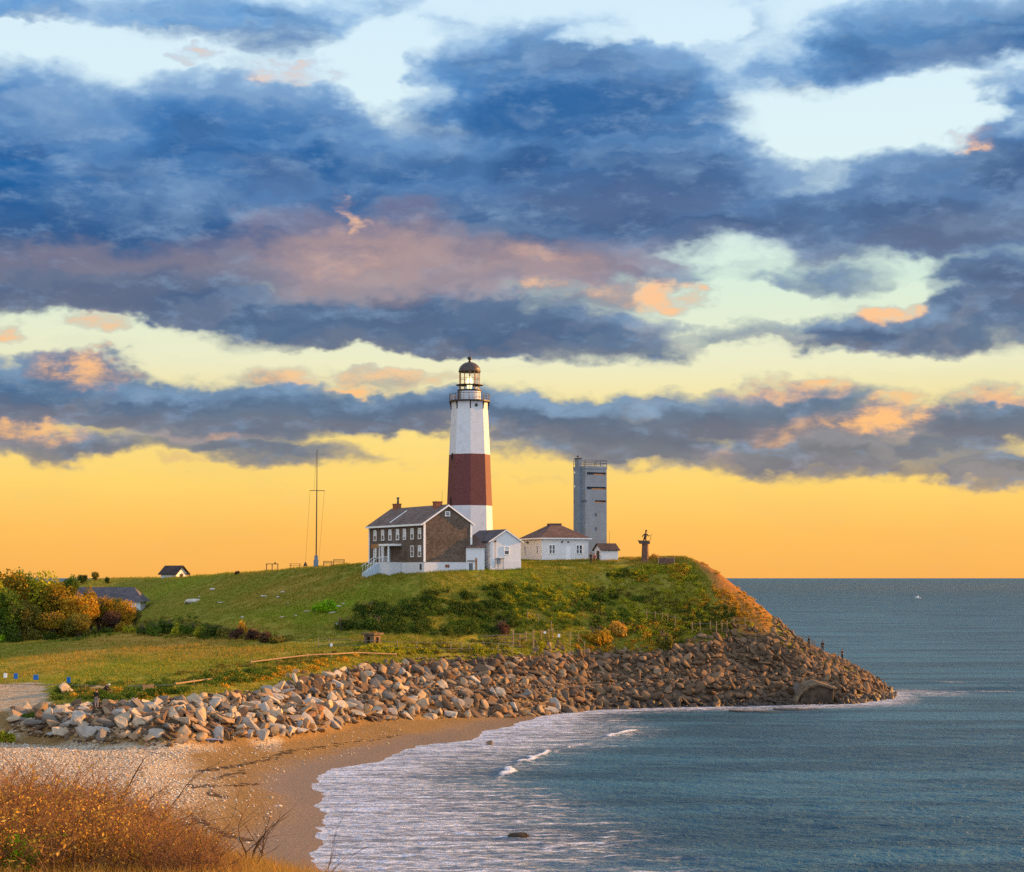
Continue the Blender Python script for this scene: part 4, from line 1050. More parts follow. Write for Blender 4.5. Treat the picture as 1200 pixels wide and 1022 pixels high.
# the bronze figure: leaning back and hauling on a line
J = [(0,0,.95,.2),(.05,0,1.25,.2),(.1,0,1.5,.22),(.12,0,1.72,.09),(.15,0,1.9,.15),(.16,0,2.05,.12),
     (.15,-.1,.5,.14),(.1,-.1,.05,.1),(-.2,.1,.55,.14),(-.35,.1,.05,.1),(-.12,-.1,1.55,.1),(-.45,-.1,1.25,.08),(-.62,-.1,.95,.06),(.35,0,1.5,.1),(.62,0,1.15,.08),(.9,0,1.35,.06)]
Eg = [(0,1),(1,2),(2,3),(3,4),(4,5),(0,6),(6,7),(0,8),(8,9),(2,10),(10,11),(11,12),(2,13),(13,14),(14,15)]
fig = skin_body('bronze_figure', [(x*.9, y, z*.85, r) for x, y, z, r in J], Eg, MT['bronze'], s6, 1, (0, 0, z6p(635.3)))
m = M(); m.tube((.75, 0, 0), (1.05, 0, 1.35), .05, .04, 5); m.tube((.2, 0, 1.75), (.15, 0, 2.05), .26, .1, 8); m.build('oar_and_hat', MT['bronze'], fig)

# low timber structure beside the statue
d7 = 299.0; a7 = at(781, 651, d7)
g7 = float(gz(a7.x, d7))
lf = thing('timber_enclosure', 'low square timber enclosure on the cliff top right of the statue', 'enclosure', (a7.x, d7, g7))
m = M(); m.box(-1.25, 1.3, -.1, .1, 0, .95); m.box(-1.25, -1.1, .1, 1.5, 0, .9); m.build('panel', MT['granite'], lf)
m = M(); m.box(-1.4, 1.4, -.16, .16, .95, 1.08); m.box(1.2, 1.36, -.2, .2, -.5, 1.0); m.box(-1.4, -1.26, -.2, .2, -.5, 1.0); m.build('rail', MT['paleWood'], lf)

# ================================================================ flagpole
D8 = 321.0; f8 = at(370.5, 665, D8); gz8 = float(gz(f8.x, D8))
fp = thing('flagpole', 'tall thin flagpole with a crossbar and white box base on the hilltop', 'flagpole', (f8.x, D8, gz8 - .2))
fp.rotation_euler = (0, R(.5), 0)
def z8(py): return H - (py - 677) * D8/F - gz8 + .2
m = M(); m.box(-.42, .42, -.42, .42, -.5, z8(656)); m.box(-.3, .3, -.3, .3, z8(656), z8(651)); m.build('base_box', MT['concrete'], fp)
m = M(); m.tube((0, 0, z8(651)), (0, 0, z8(575)), .13, .10, 8); m.tube((0, 0, z8(576)), (0, 0, z8(528)), .08, .05, 8); m.tube((0, 0, z8(528)), (0, 0, z8(527)), .12, .12, 8); m.build('pole', MT['iron'], fp)
m = M(); m.tube((-1.25, 0, z8(575)), (1.4, 0, z8(575)), .06, n=6); m.build('crossbar', MT['iron'], fp)
m = M(); m.tube((-1.2, 0, z8(575)), (-1.9, 0, 1.0), .018, n=4); m.tube((1.35, 0, z8(575)), (.45, 0, 1.2), .018, n=4); m.tube((-.1, 0, z8(530)), (-.5, 0, z8(575)), .018, n=4); m.build('halyard', MT['iron'], fp)
a9 = at(358, 663, 324); b9 = thing('ship_bell', 'small dark bell hanging in a frame left of the flagpole foot', 'bell', (a9.x, 324, float(gz(a9.x, 324))))
m = M(); m.lathe([(.42, .35), (.34, .5), (.22, .85), (.1, .98)], 10); m.build('bell', MT['iron'], b9, True)
m = M(); m.tube((-.4, 0, -.2), (0, 0, 1.15), .04, n=5); m.tube((.4, 0, -.2), (0, 0, 1.15), .04, n=5); m.build('stand', MT['iron'], b9)

def crest_at(px, lo=285, hi=420):
    d = np.arange(lo, hi, .5); x = (px - 600) / F * d; row = 677 + (H - gz(x, d)) * F / d
    return float(d[int(np.argmin(row))])
def bench(label, px, py, d, kind, group=None, rz=0.0, w=2.2):
    d = crest_at(px) if px > 300 else d; a_ = at(px, py, d); t = thing({'table': 'picnic_table', 'bench': 'bench', 'desk': 'viewing_table'}[kind], label, 'table' if kind != 'bench' else 'bench', (a_.x, d, float(gz(a_.x, d))), rz, group)
    if kind == 'bench':
        m = M(); m.box(-w/2, w/2, -.22, .22, .42, .48); m.build('seat', MT['darkwood'], t)
        m = M(); m.box(-w/2, w/2, .22, .27, .62, .72); m.box(-w/2, w/2, .22, .27, .85, .95); m.build('backrest', MT['darkwood'], t)
        for s_ in (-w/2 + .1, w/2 - .1):
            m = M(); m.box(s_ - .05, s_ + .05, -.2, -.1, -.2, .42); m.box(s_ - .05, s_ + .05, .27, .33, -.2, .95); m.build('leg', MT['darkwood'], t)
    elif kind == 'table':
        m = M(); m.box(-w/2, w/2, -.4, .4, .74, .80); m.build('tabletop', MT['darkwood'], t)
        for s_ in (-.75, .75):
            m = M(); m.box(-w/2, w/2, s_ - .13, s_ + .13, .42, .47); m.build('seat', MT['darkwood'], t)
        for s_ in (-w/2 + .3, w/2 - .3):
            m = M(); m.tube((s_, -.8, -.1), (s_, .25, .75), .05, n=4); m.tube((s_, .8, -.1), (s_, -.25, .75), .05, n=4); m.tube((s_, -.75, .42), (s_, .75, .42), .05, n=4); m.build('leg', MT['darkwood'], t)
    else:
        m = M(); m.box(-w/2, w/2, -.35, .35, 1.16, 1.28); m.build('tabletop', MT['darkwood'], t)
        for s_ in (-w/2 + .1, 0, w/2 - .1):
            m = M(); m.box(s_ - .05, s_ + .05, -.25, .25, -.4, 1.16); m.build('leg', MT['darkwood'], t)
        m = M(); m.lathe([(.12, 1.28), (.16, 1.38), (.12, 1.52), (.04, 1.6)], 8, 0, .55, 0); m.build('top_instrument', MT['iron'], t)
    return t
bench('dark long-legged table with a small instrument on top, leftmost of the hilltop furniture', 319, 668, 334, 'desk', w=2.3)
bench('dark picnic table between the tall table and the flagpole', 346, 666, 329, 'table', w=2.2, rz=R(8))
bench('thin low bench just right of the flagpole base', 384, 663, 322, 'bench', 'benches right of the flagpole', w=1.6)
bench('longer bench with slatted back, the one farther from the flagpole', 397, 662, 322, 'bench', 'benches right of the flagpole', w=2.0)
bench('small grey bench on the slope in front of the hilltop hut', 217, 678.5, 385, 'bench', w=2.0, rz=R(-10))

# ================================================================ hut on the far hill, hidden white house
D10 = 398.0; a10 = at(188.5, 675, D10); z10 = 19.6
ht = thing('hilltop_hut', 'small white hut with dark gabled roof alone on the left skyline', 'hut', (a10.x, D10, z10), R(-30))
e10 = H - (671.5 - 677) * D10/F - z10; r10 = H - (663.8 - 677) * D10/F - z10
m = M(); m.prism([(0, -1.5), (3.6, -1.5), (3.6, e10), (1.8, r10 - .1), (0, e10)], 0, 4.3, 'x'); m.build('wall', MT['white'], ht)
kk = (r10 - e10) / 1.8
m = M(); m.prism([(-.5, e10 - .5*kk), (1.8, r10), (4.1, e10 - .5*kk), (4.1, e10 - .5*kk + .2), (1.8, r10 + .2), (-.5, e10 - .5*kk + .2)], -.4, 4.9, 'x'); m.build('roof', MT['roofdark'], ht)
m = M(); m.box(4.3, 4.36, 1.2, 2.3, -1, e10 - .2); m.build('door', MT['darkwood'], ht)
D11 = 345.0; a11 = at(86, 730, D11); z11 = 10.2
vh = thing('white_house', 'white house with grey roof mostly hidden behind the orange trees at left', 'house', (a11.x, D11, z11), R(2))
e11 = H - (705 - 677) * D11/F - z11; r11 = H - (688 - 677) * (D11 + 3.5)/F - z11
m = M(); m.box(0, 12.6, 0, 7, -1.5, e11); m.build('wall', MT['plaster'], vh)
m = M(); m.poly([(-.6,-.6,e11),(13.4,-.6,e11),(13.4,7.6,e11),(-.6,7.6,e11),(.4,3.5,r11),(10.9,3.5,r11)], [(0,1,5,4),(1,2,5),(2,3,4,5),(3,0,4),(3,2,1,0)]); m.build('roof', MT['rooflead'], vh)
for xx in (2.2, 5.5, 8.5, 11.4): window(vh, wally(0, xx, 2.6, -1), .9, 1.2, 'double')

# ================================================================ bunker on the slope
x12, d12, zz12 = hit(436, 756)
bk_ = thing('concrete_bunker', 'little square concrete bunker with two dark doorways and grass on its flat roof', 'bunker', (x12 - 1.15, d12 + .3, zz12 - .3), R(32) * 0 + R(-0))
S12 = d12 / F; wB = 22 * S12
m = M()
bk_.rotation_euler = (0, 0, R(-34))
wa_, wb_ = 1.75, 1.6
# front wall in pieces round a doorway, right hand wall likewise
hB = 1.75
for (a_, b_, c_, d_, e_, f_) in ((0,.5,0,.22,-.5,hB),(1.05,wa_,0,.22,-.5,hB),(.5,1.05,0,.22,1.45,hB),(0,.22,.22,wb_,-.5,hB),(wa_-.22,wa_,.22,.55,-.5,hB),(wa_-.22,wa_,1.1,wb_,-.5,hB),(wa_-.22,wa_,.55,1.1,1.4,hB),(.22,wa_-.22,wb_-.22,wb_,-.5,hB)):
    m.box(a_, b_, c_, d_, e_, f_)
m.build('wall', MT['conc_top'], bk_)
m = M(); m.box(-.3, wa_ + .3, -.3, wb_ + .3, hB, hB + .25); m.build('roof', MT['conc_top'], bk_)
m = M(); m.box(.3, wa_ - .3, .9, 1.0, -.5, hB - .02); m.build('dark_backing', MT['dark'], bk_)  # black backing sheet that darkens the doorways

# ================================================================ fallen pillbox on the rocks
D13 = 274.5; a13 = at(952, 806, D13)
pb_ = thing('fallen_pillbox', 'big dark tilted concrete pillbox block lying among the boulders near the point', 'ruin', (a13.x, D13, 0.2), R(6))
pb_.rotation_euler = (R(3), R(4), R(6))
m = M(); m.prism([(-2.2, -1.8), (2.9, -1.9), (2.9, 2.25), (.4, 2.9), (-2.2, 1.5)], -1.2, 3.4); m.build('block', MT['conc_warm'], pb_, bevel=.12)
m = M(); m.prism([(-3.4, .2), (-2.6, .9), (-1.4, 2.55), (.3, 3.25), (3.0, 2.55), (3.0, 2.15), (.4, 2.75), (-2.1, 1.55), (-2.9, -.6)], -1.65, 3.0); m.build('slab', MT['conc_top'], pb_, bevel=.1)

# ================================================================ fences
def fence(name, label, posts, wires=(.35, .9), mat=MT['paleWood'], r=.07, wr=.022, dmin=200, group=None, rails=None):
    """posts: (px, py_top, py_bottom)"""
    base = [hit(p[0], p[2], dmin) for p in posts]
    t = thing(name, label, 'fence', base[0], 0, group); o0 = Vector(base[0]); tops = []
    for p, b_ in zip(posts, base):
        h_ = (p[2] - p[1]) * b_[1] / F; bb = Vector(b_) - o0
        m = M(); m.tube(bb + Vector((0, 0, -.4)), bb + Vector((rnd.uniform(-.04, .04), 0, h_)), r, r * .9, 6); m.build('post', mat, t); tops.append((bb, h_))
    for f_ in wires:
        m = M()
        for (a_, ha), (b_, hb) in zip(tops[:-1], tops[1:]):
            m.tube(a_ + Vector((0, -.05, ha * f_)), b_ + Vector((0, -.05, hb * f_)), wr, n=4)
        m.build('wire' if wr < .04 else 'rail', MT['wire'] if wr < .04 else mat, t)
    return t
fence('wire_fence', 'sparse wire fence with thin posts passing right of the bunker below the hill', [(373,747,758),(386,748,759),(466,751,762),(488,752,763),(528,753,765),(541,753,764),(550,754,765),(567,752,764),(584,753,766),(600,755,767)], mat=MT['wire'], r=.05)
fence('post_fence', 'row of tall pale posts climbing the slope right of the timber walkway', [(634,738,751),(642.5,737,750),(648,736,749),(668,741,758),(678,742,756),(685,752,769)], r=.08, wires=(.8,))
fence('post_fence', 'three weathered posts standing higher up above the walkway', [(618.5,717,728),(631,720,732),(646,728,740)], r=.07, wires=(.8,))
fence('post_fence', 'short row of posts beside the golden bush left of the rock gully', [(758,716,728),(768,717,729),(776,718,730),(782.5,719,731),(791,721,738)], r=.07, wires=(.8,))
fence('post_fence', 'long row of orange lit posts above the boulders on the right slope', [(811.5,729,743),(820.5,728,742),(832.5,728,742),(839.5,728,744),(846,728,742),(852,727,741),(860,724,736),(873,724,737),(880,726,738)], r=.085, wires=(.75, .3))
fence('post_fence', 'dark posts on the skyline just left of the anglers', [(934,744,753),(937,744.5,754),(941,745,754.5),(952,748,757),(955,749,758)], mat=MT['wood'], r=.09, wires=(.7,))
# timber walkway
wx, wd, wzz = hit(600, 757)
wk = thing('timber_walkway', 'timber walkway with railings at the top of the boulder bank', 'walkway', (wx, wd, wzz))
s_ = wd / F
def wp(px, py): return Vector(((px - 600) * s_, 0, (757 - py) * s_))
for px, t_, b_ in ((565,745,756),(571,745,756),(577,746,755),(584,744,757),(591,744,757),(601,738,760),(609,743,758),(616,740,752),(625,738,760)):
    m = M(); m.tube(wp(px, b_), wp(px, t_), .11 if px in (601, 625, 616) else .07, n=6); m.build('post', MT['paleWood'] if px > 598 else MT['wood'], wk)
for (a_, b_) in (((582,744.5),(604,744.5)),((582,748.5),(622,748)),((582,752.5),(606,753.5)),((603,743),(625,743)),((564,745.5),(582,744.5))):
    m = M(); m.tube(wp(*a_) + Vector((0, -.1, 0)), wp(*b_) + Vector((0, -.1, 0)), .07, n=5); m.build('rail', MT['wood'] if a_[0] < 600 else MT['paleWood'], wk)
m = M(); m.box(-4.2, 1.6, .2, 1.6, -.2, .05); m.build('deck', MT['wood'], wk)

def sign(label, px, pt, pb, w, h, col, rnd_=False, mat_post=MT['wood'], group=None, tilt=0):
    x_, d_, z_ = hit(px, pb, 180); s_ = d_ / F; hh_ = (pb - pt) * s_
    t = thing('marker_sign', label, 'sign', (x_, d_, z_), 0, group)
    m = M(); m.tube((0, .05, -.3), (0, .05, hh_ * .8), .04, n=5); m.build('post', mat_post, t)
    m = M()
    if rnd_: m.tube((0, -.03, hh_ - h/2), (0, .02, hh_ - h/2), w/2, n=14)
    else: m.box(-w/2, w/2, -.03, .02, hh_ - h, hh_)
    m.build('panel', col, t, bevel=.01); return t
sign('small round white sign between the tall posts of the walkway', 638.5, 740, 749, .42, .42, MT['trim'], True)
sign('small white sign below the posts right of the timber walkway', 655, 743, 751, .38, .5, MT['trim'])
sign('white marker on a short post, leftmost in the field', 6.3, 789, 805, .42, .55, MT['trim'])
sign('blue and white marker second from the left edge of the field', 18.5, 789, 803, .48, .72, MT['blue'])
sign('wide blue marker, middle one in the field', 42, 791, 804, .62, .62, MT['blue'])
sign('blue marker behind the yellow lit boulder', 80.5, 793.5, 806, .46, .7, MT['blue'])
sign('short white post standing low on the hill slope beside dark bushes', 394.8, 729, 733, .3, .5, MT['trim'])
sign('tiny white post in the meadow in front of the hidden house', 131, 731.5, 736, .3, .5, MT['trim'])
sign('low white post on the meadow left of the bunker', 388.3, 754, 760, .3, .45, MT['trim'])
x_, d_, z_ = hit(174, 812, 180); s_ = d_ / F
t = thing('tilted_board', 'square orange lit board leaning above the rocks left of the long log', 'board', (x_, d_, z_), R(20))
m = M(); m.poly([(-.62,-.05,.2),(.62,-.05,.05),(.66,.35,.95),(-.6,.35,.85),(-.62,.05,.2),(.62,.05,.05),(.66,.45,.95),(-.6,.45,.85)], [(0,1,2,3),(7,6,5,4),(0,4,5,1),(1,5,6,2),(2,6,7,3),(3,7,4,0)]); m.build('panel', MT['tan'], t)
for a_ in (-.5, .5):
    m = M(); m.tube((a_, .3, -.3), (a_, .3, .6), .05, n=5); m.build('leg', MT['wood'], t)

def log(label, pts, r, mat, dmin=180, posts=()):
    H_ = [hit(px, py, dmin) for px, py in pts]; o0 = Vector(H_[0])
    t = thing('log_rail', label, 'rail', H_[0])
    for i, (a_, b_) in enumerate(zip(H_[:-1], H_[1:])):
        m = M(); m.tube(Vector(a_) - o0 + Vector((0, 0, .45)), Vector(b_) - o0 + Vector((0, 0, .45)), r, n=7); m.build('log', mat, t)
    for a_ in H_:
        m = M(); v_ = Vector(a_) - o0; m.tube(v_ + Vector((0, 0, -.4)), v_ + Vector((0, 0, .65)), r * .9, n=6); m.build('post', mat, t)
    return t
log('short pale log rail sloping up beside the first boulders of the bank', [(206,806),(227,803),(249,800)], .10, MT['paleWood'])
log('thin grey rail running left from the short log rail', [(150,808.5),(180,808.5),(204,807)], .045, MT['wire'])
log('long pale log rail along the bushes above the boulder bank', [(294,780),(326,776),(360,772),(388,770.5),(420,769),(464,770.5)], .10, MT['paleWood'])
log('low cable rail along the far left edge of the field', [(-20,806),(30,806.5),(67,807),(100,808),(125,808)], .035, MT['wire'])

# ================================================================ people
bx_, bd_, bz_ = tuple(at(113, 829.0, 190.0))
person('person in black top and grey trousers standing on the rocks at left', (bx_, bd_, bz_), R(170), cloth("black_top", (.02, .018, .02)), cloth("grey_trousers", (.25, .24, .26)), hairm, 'stand', 1.08)
bx_, bd_, bz_ = hit(122, 814, 190)
person('person in dark jacket and white cap crouching behind the orange lit boulder', (bx_, bd_, bz_), R(80), cloth("maroon_jacket", (.04, .02, .03)), cloth("dark_trousers", (.035, .02, .02)), hairm, 'crouch', 1.15, hat=cloth("white_cap", (.75, .75, .78)),
    arms=[((.25, -.45, .55, .048), (.2, -.7, .42, .04)), ((-.25, -.4, .52, .048), (-.22, -.68, .35, .04))])
p1 = at(692.5, 656.5, 299.5); gg = float(gz(p1.x, 299.5))
person('person in dark clothes standing between the hipped house and the shed', (p1.x, 299.5, gg), R(20), cloth("navy_coat", (.03, .025, .03)), cloth("navy_trousers", (.03, .03, .045)), hairm, 'stand', .95, 'two visitors by the shed')
p1 = at(696.8, 657.5, 299.0); gg = float(gz(p1.x, 299.0))
person('person in red jacket beside the dark clad visitor near the shed', (p1.x, 299.0, gg), R(-30), cloth("red_jacket", (.42, .07, .03)), cloth("brown_trousers", (.16, .06, .04)), hairm, 'stride', .95, 'two visitors by the shed')

# ================================================================ boulders
import bmesh
rs = np.random.RandomState(12)
def rock_shape(seed, kind):
    r_ = np.random.RandomState(seed); bm = bmesh.new()
    n = {'slab': 12, 'block': 12, 'round': 20, 'wedge': 9}[kind]
    sc = {'slab': (1.35, .8, .42), 'block': (1.05, .8, .68), 'round': (1.05, .85, .7), 'wedge': (1.3, .7, .55)}[kind]
    for _ in range(n):
        p_ = r_.normal(size=3); p_ /= np.linalg.norm(p_)
        if kind != 'round': p_ = p_ / (np.abs(p_) ** 4).sum() ** .25 * r_.uniform(.8, 1)
        bm.verts.new([p_[i] * sc[i] for i in range(3)])
    res = bmesh.ops.convex_hull(bm, input=bm.verts)
    bmesh.ops.delete(bm, geom=[v for v in bm.verts if not v.link_faces], context='VERTS')
    bmesh.ops.triangulate(bm, faces=bm.faces)
    bmesh.ops.subdivide_edges(bm, edges=bm.edges, cuts=2, use_grid_fill=True)
    bmesh.ops.smooth_vert(bm, verts=bm.verts, factor=.32, use_axis_x=True, use_axis_y=True, use_axis_z=True)
    for v_ in bm.verts: v_.co *= 1.06 + r_.normal() * .035
    bmesh.ops.triangulate(bm, faces=bm.faces)
    me = bpy.data.meshes.new("boulder"); bm.to_mesh(me); bm.free(); return me
KINDS = ['slab', 'block', 'round', 'wedge']
ROCKM = [(k, rock_shape(100 + i * 7, k)) for i, k in enumerate(['slab','block','round','wedge','slab','block','wedge','wedge','block','wedge','slab','block'])]

def rock_mat(name, mass):
    m, q, b = new_mat(name); pos = geo(q); sp = q.t.nodes.new('ShaderNodeSeparateXYZ'); q.t.links.new(pos, sp.inputs[0])
    if mass:
        rp_ = geo(q, 'Random Per Island')
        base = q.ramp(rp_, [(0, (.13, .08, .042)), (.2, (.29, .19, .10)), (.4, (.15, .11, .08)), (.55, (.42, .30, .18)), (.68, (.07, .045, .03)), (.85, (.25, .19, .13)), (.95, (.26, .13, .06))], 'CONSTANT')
        # the stones near the point are browner, and darkened in colour for the bank's shade
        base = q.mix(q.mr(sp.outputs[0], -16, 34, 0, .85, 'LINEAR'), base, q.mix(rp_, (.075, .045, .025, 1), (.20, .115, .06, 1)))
    else:
        n_ = q.t.nodes.new('ShaderNodeObjectInfo'); base = n_.outputs['Color']
    n1_ = q.noise(pos, 1.3, 5, .7); n2_ = q.noise(pos, 6, 4, .7)
    col = q.mix(q.mr(n1_, .4, .65, 0, .55), base, q.mix(.5, base, (.09, .065, .045, 1)))
    col = q.mix(q.mr(n2_, .58, .78, 0, .3), col, (.52, .43, .32, 1))
    wet = q.mr(q.m('ADD', sp.outputs[2], q.m('MULTIPLY', n1_, .8)), 1.1, 1.9, .8, 0)
    # no tide line on the dry bank at the left
    wet = q.m('MULTIPLY', wet, q.mr(sp.outputs[0], 0, 22, 0, 1))
    col = q.mix(wet, col, (.035, .024, .016, 1))
    q._set(b.inputs['Base Color'], col); q._set(b.inputs['Roughness'], q.mr(wet, 0, 1, .9, .5)); b.inputs['Specular IOR Level'].default_value = .3
    bump(q, b, q.m('ADD', n1_, q.m('MULTIPLY', n2_, .5)), .7, .12); return m
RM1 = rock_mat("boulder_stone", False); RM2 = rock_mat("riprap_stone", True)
for k, me in ROCKM: me.materials.append(RM1)

def bank_point(px, t):
    """t 0..1 from the foot of the bank to its top"""
    D0 = np.interp(px, KXR, KD[:, 0]); D3_ = np.interp(px, KXR, KD[:, 3])
    lo = np.interp(px, [0, 380, 600], [.5, .4, -1.2]); return D0 + lo + (D3_ + .6 - D0 - lo) * t
cand = []
def add_bank(n, px0, px1, tlo, thi, smin, smax):
    for _ in range(n):
        px = rs.uniform(px0, px1); t = rs.uniform(tlo, thi); d = bank_point(px, t); x = (px - 600) / F * d
        cand.append((x, d, px, t, smin + (smax - smin) * rs.beta(1.1, 2.3)))
add_bank(3200, 12, 330, 0.0, 1.0, .32, 1.15)
add_bank(11000, 300, 860, -.03, 1.0, .34, 1.15)
add_bank(8000, 780, 1046, -.04, 1.05, .36, 1.0)
add_bank(1000, 906, 965, 1.0, 1.7, .3, .7)
add_bank(1500, 950, 1048, .9, 1.9, .3, .8)
# piles above the general line
for (px0, px1, py, n) in ((627, 662, 754, 40), (330, 360, 790, 12)):
    for _ in range(n):
        x_, d_, z_ = hit(rs.uniform(px0, px1), py + rs.uniform(-3, 8)); cand.append((x_, d_, 600 + F * x_ / d_, 1.0, rs.uniform(.4, .8)))
cand.sort(key=lambda c: -c[4])
cell = {}; rocks = []
for c in cand:
    x, y, px, t, s = c
    if px < 18 + 10 * t: continue
    rr_ = s * .98; ok = True; i, j = int(x // 2.6), int(y // 2.6)
    for a_ in (i-1, i, i+1):
        for b_ in (j-1, j, j+1):
            for (x2, y2, s2) in cell.get((a_, b_), ()):
                if (x-x2)**2 + ((y-y2)*1.15)**2 < (rr_*.60 + s2*.60)**2: ok = False; break
            if not ok: break
        if not ok: break
    if not ok: continue
    # keep the pillbox and the berm road clear
    if 928 < px < 976 and t < .58: continue
    if 104 < px < 122 and .3 < t < .9: continue
    cell.setdefault((i, j), []).append((x, y, s)); rocks.append(c)
info = []
RS = random.Random(5)
for (x, y, px, t, s) in rocks:
    vi = RS.randrange(len(ROCKM)); kind = ROCKM[vi][0]
    berm = .32 < t < .46 and 60 < px < 935
    if berm:
        s *= .72
        if RS.random() < .2: continue
    z = float(gz(x, y)) + s * (.10 if berm else RS.uniform(.0, .30) - (.3 * (min(t, 1) - .8) * 5 if t > .8 and px < 905 else 0))
    sc = (s * RS.uniform(.9, 1.2), s * RS.uniform(.85, 1.1), s * RS.uniform(.8, 1.15))
    tx_ = RS.gauss(.35, .35); ty_ = RS.gauss(.42 if px > 360 else .2, .42); tz_ = RS.uniform(0, 6.28)
    if berm: tx_ *= .3; ty_ *= .3
    rot = (Matrix.Rotation(ty_, 3, 'Y') @ Matrix.Rotation(-tx_ * -1, 3, 'X') @ Matrix.Rotation(tz_, 3, 'Z'))
    py = 677 + (H - z) * F / y
    info.append(dict(x=x, y=y, z=z, sc=sc, rot=rot, vi=vi, kind=kind, px=px, py=py, t=t, s=s, big=s / y))
# a few single stones the photograph shows apart from the bank
SINGLE = []
def lone(label, px, py, s, vi, col, sc=(1, 1, 1), rz=0.0, name='boulder', cat='boulder', sink=.2, tilt=0.0, dmin=110, wat=False):
    if wat: d_ = F * H / (py - 677.0); x_ = (px - 600) / F * d_; z_ = 0.0
    else: x_, d_, z_ = hit(px, py, dmin)
    o = bpy.data.objects.new(name, ROCKM[vi][1]); C.objects.link(o)
    o.location = (x_, d_, z_ + s * sc[2] * sink); o.scale = tuple(s * k_ for k_ in sc); o.rotation_euler = (tilt, tilt * .5, rz); o.color = (*col, 1)
    tag(o, label, cat); SINGLE.append(o); return o
CREAM, GREY, BROWN, DARKC, RUST = (.48, .38, .265), (.27, .235, .20), (.20, .125, .07), (.045, .032, .022), (.36, .20, .10)
lone('upright pointed cream boulder left of the standing person on the field edge', 78, 812, 1.0, 3, CREAM, (.8, .8, 1.5), .6, sink=.3, dmin=180)
lone('broad orange lit boulder right behind the head of the standing person', 112.5, 812, 1.2, 6, (.62, .34, .12), (1.1, .8, .75), .2, sink=.5, dmin=180)  # the sunlit orange is painted into this boulder's colour
lone('dark seaweed covered rock awash nearest the viewer in the bay', 606, 981, .9, 2, DARKC, (1.0, .7, .55), .3, 'rock', 'rock', .25, wat=True)
lone('brown rock with a lit side in the white foam near the beach', 573, 873, .72, 1, BROWN, (1.0, .8, .7), 1.2, 'rock', 'rock', .35, wat=True)
for px, py, s, lab in ((876, 834, 1.3, 'largest dark rock at the left end of the reef awash below the boulder bank'), (903, 834.5, 1.2, 'low dark reef rock second from the left in the foam'), (931, 832, 1.5, 'long flat dark reef rock in front of the fallen pillbox'), (950, 831.5, 1.1, 'dark reef rock at the right end of the row below the pillbox'),
     (1030, 809.5, 1.3, 'flat dark rock awash just off the tip of the point'), (1044, 808.5, .8, 'outermost dark rock off the tip of the point'), (1033, 796.5, .9, 'small dark rock breaking the water behind the point')):
    lone(lab, px, py, s, 0, DARKC, (1.7, .8, .5), rs.uniform(-.2, .2), 'rock', 'rock', .1, wat=True)
for px, py, s, lab in ((225, 706, 1.7, 'largest white stone on the hillside above the dark shrubs at left'), (249, 691.5, .8, 'pale stone high on the slope between the hut and the flagpole'), (234, 700, .5, 'small pale stone just above the largest white stone'),
    (310, 699, .55, 'leftmost white stone of the four on the mid slope'), (326, 700.5, .6, 'flat white stone below its neighbour on the mid slope'), (332, 694.7, .5, 'highest of the white stones on the mid slope'), (337, 707.5, .45, 'lone white stone below the mid slope group'),
    (331, 723, .4, 'small white stone low on the slope left of the bright green bush'), (347.5, 722, .4, 'small white stone right of its twin low on the slope'), (360, 717, .45, 'pale stone left of the bright green bush'), (371, 716, .4, 'pale stone touching the left foot of the bright green bush'),
    (390, 718.5, .5, 'white stone just below the bright green bush'), (396.5, 711, .5, 'pale stone at the right edge of the bright green bush'), (402.5, 708, .45, 'whitish stone farthest right of the bright green bush'), (260, 706.5, .5, 'pale stone right of the largest white stone'), (284, 724, .5, 'pale stone above the yellow bush at left')):
    lone(lab, px, py, s, rs.randint(0, 12), (.66, .60, .52), (1.2, .8, .6), rs.uniform(0, 3), 'white_stone', 'stone', .15)
lone('bluish grey stone lying where the boulder bank meets the beach', 249, 868, .9, 0, (.22, .27, .42), (1.2, .8, .6), .4, 'boulder', 'boulder', .2)

info.sort(key=lambda r_: -r_['big'])
NI = 270
ind, mass = info[:NI], info[NI:]
TONES = [('cream', CREAM), ('pale grey', (.38, .345, .30)), ('grey', (.19, .165, .14)), ('tan', (.30, .205, .12)), ('brown', (.15, .09, .052))]
KN = {'slab': 'flat slab', 'block': 'blocky', 'round': 'rounded', 'wedge': 'wedge shaped'}
def zone_of(r_):
    px, t = r_['px'], r_['t']
    if t < .16: tier = 'at the foot of the bank'
    elif t < .44: tier = 'in the lower bank'
    elif t < .8: tier = 'in the upper bank'
    else: tier = 'along the top of the bank'
    for lim, nm in ((60, 'below the blue markers'), (105, 'near the sandy track'), (135, 'by the standing person'), (170, 'left of the tilted board'), (205, 'below the tilted board'), (255, 'below the short log rail'), (330, 'below the golden field'),
                    (400, 'below the long log rail'), (460, 'below the bunker'), (560, 'below the shingled house'), (660, 'below the timber walkway'), (780, 'below the golden bush'), (2000, 'near the point')):
        if px < lim: return tier, nm
byl = {}
for r_ in ind:
    tn = RS.choices(TONES, (.28, .24, .18, .18, .12))[0] if r_['px'] < 420 else RS.choices(TONES, (.12, .18, .25, .2, .25))[0]
    r_['tone'] = tn; tier, nm = zone_of(r_)
    r_['lab'] = (f"{tn[0]} {KN[r_['kind']]} boulder", f"{tier} {nm}"); byl.setdefault(r_['lab'], []).append(r_)
ORD = ['leftmost', 'second', 'third', 'fourth', 'fifth', 'sixth', 'seventh', 'eighth', 'ninth', 'tenth']
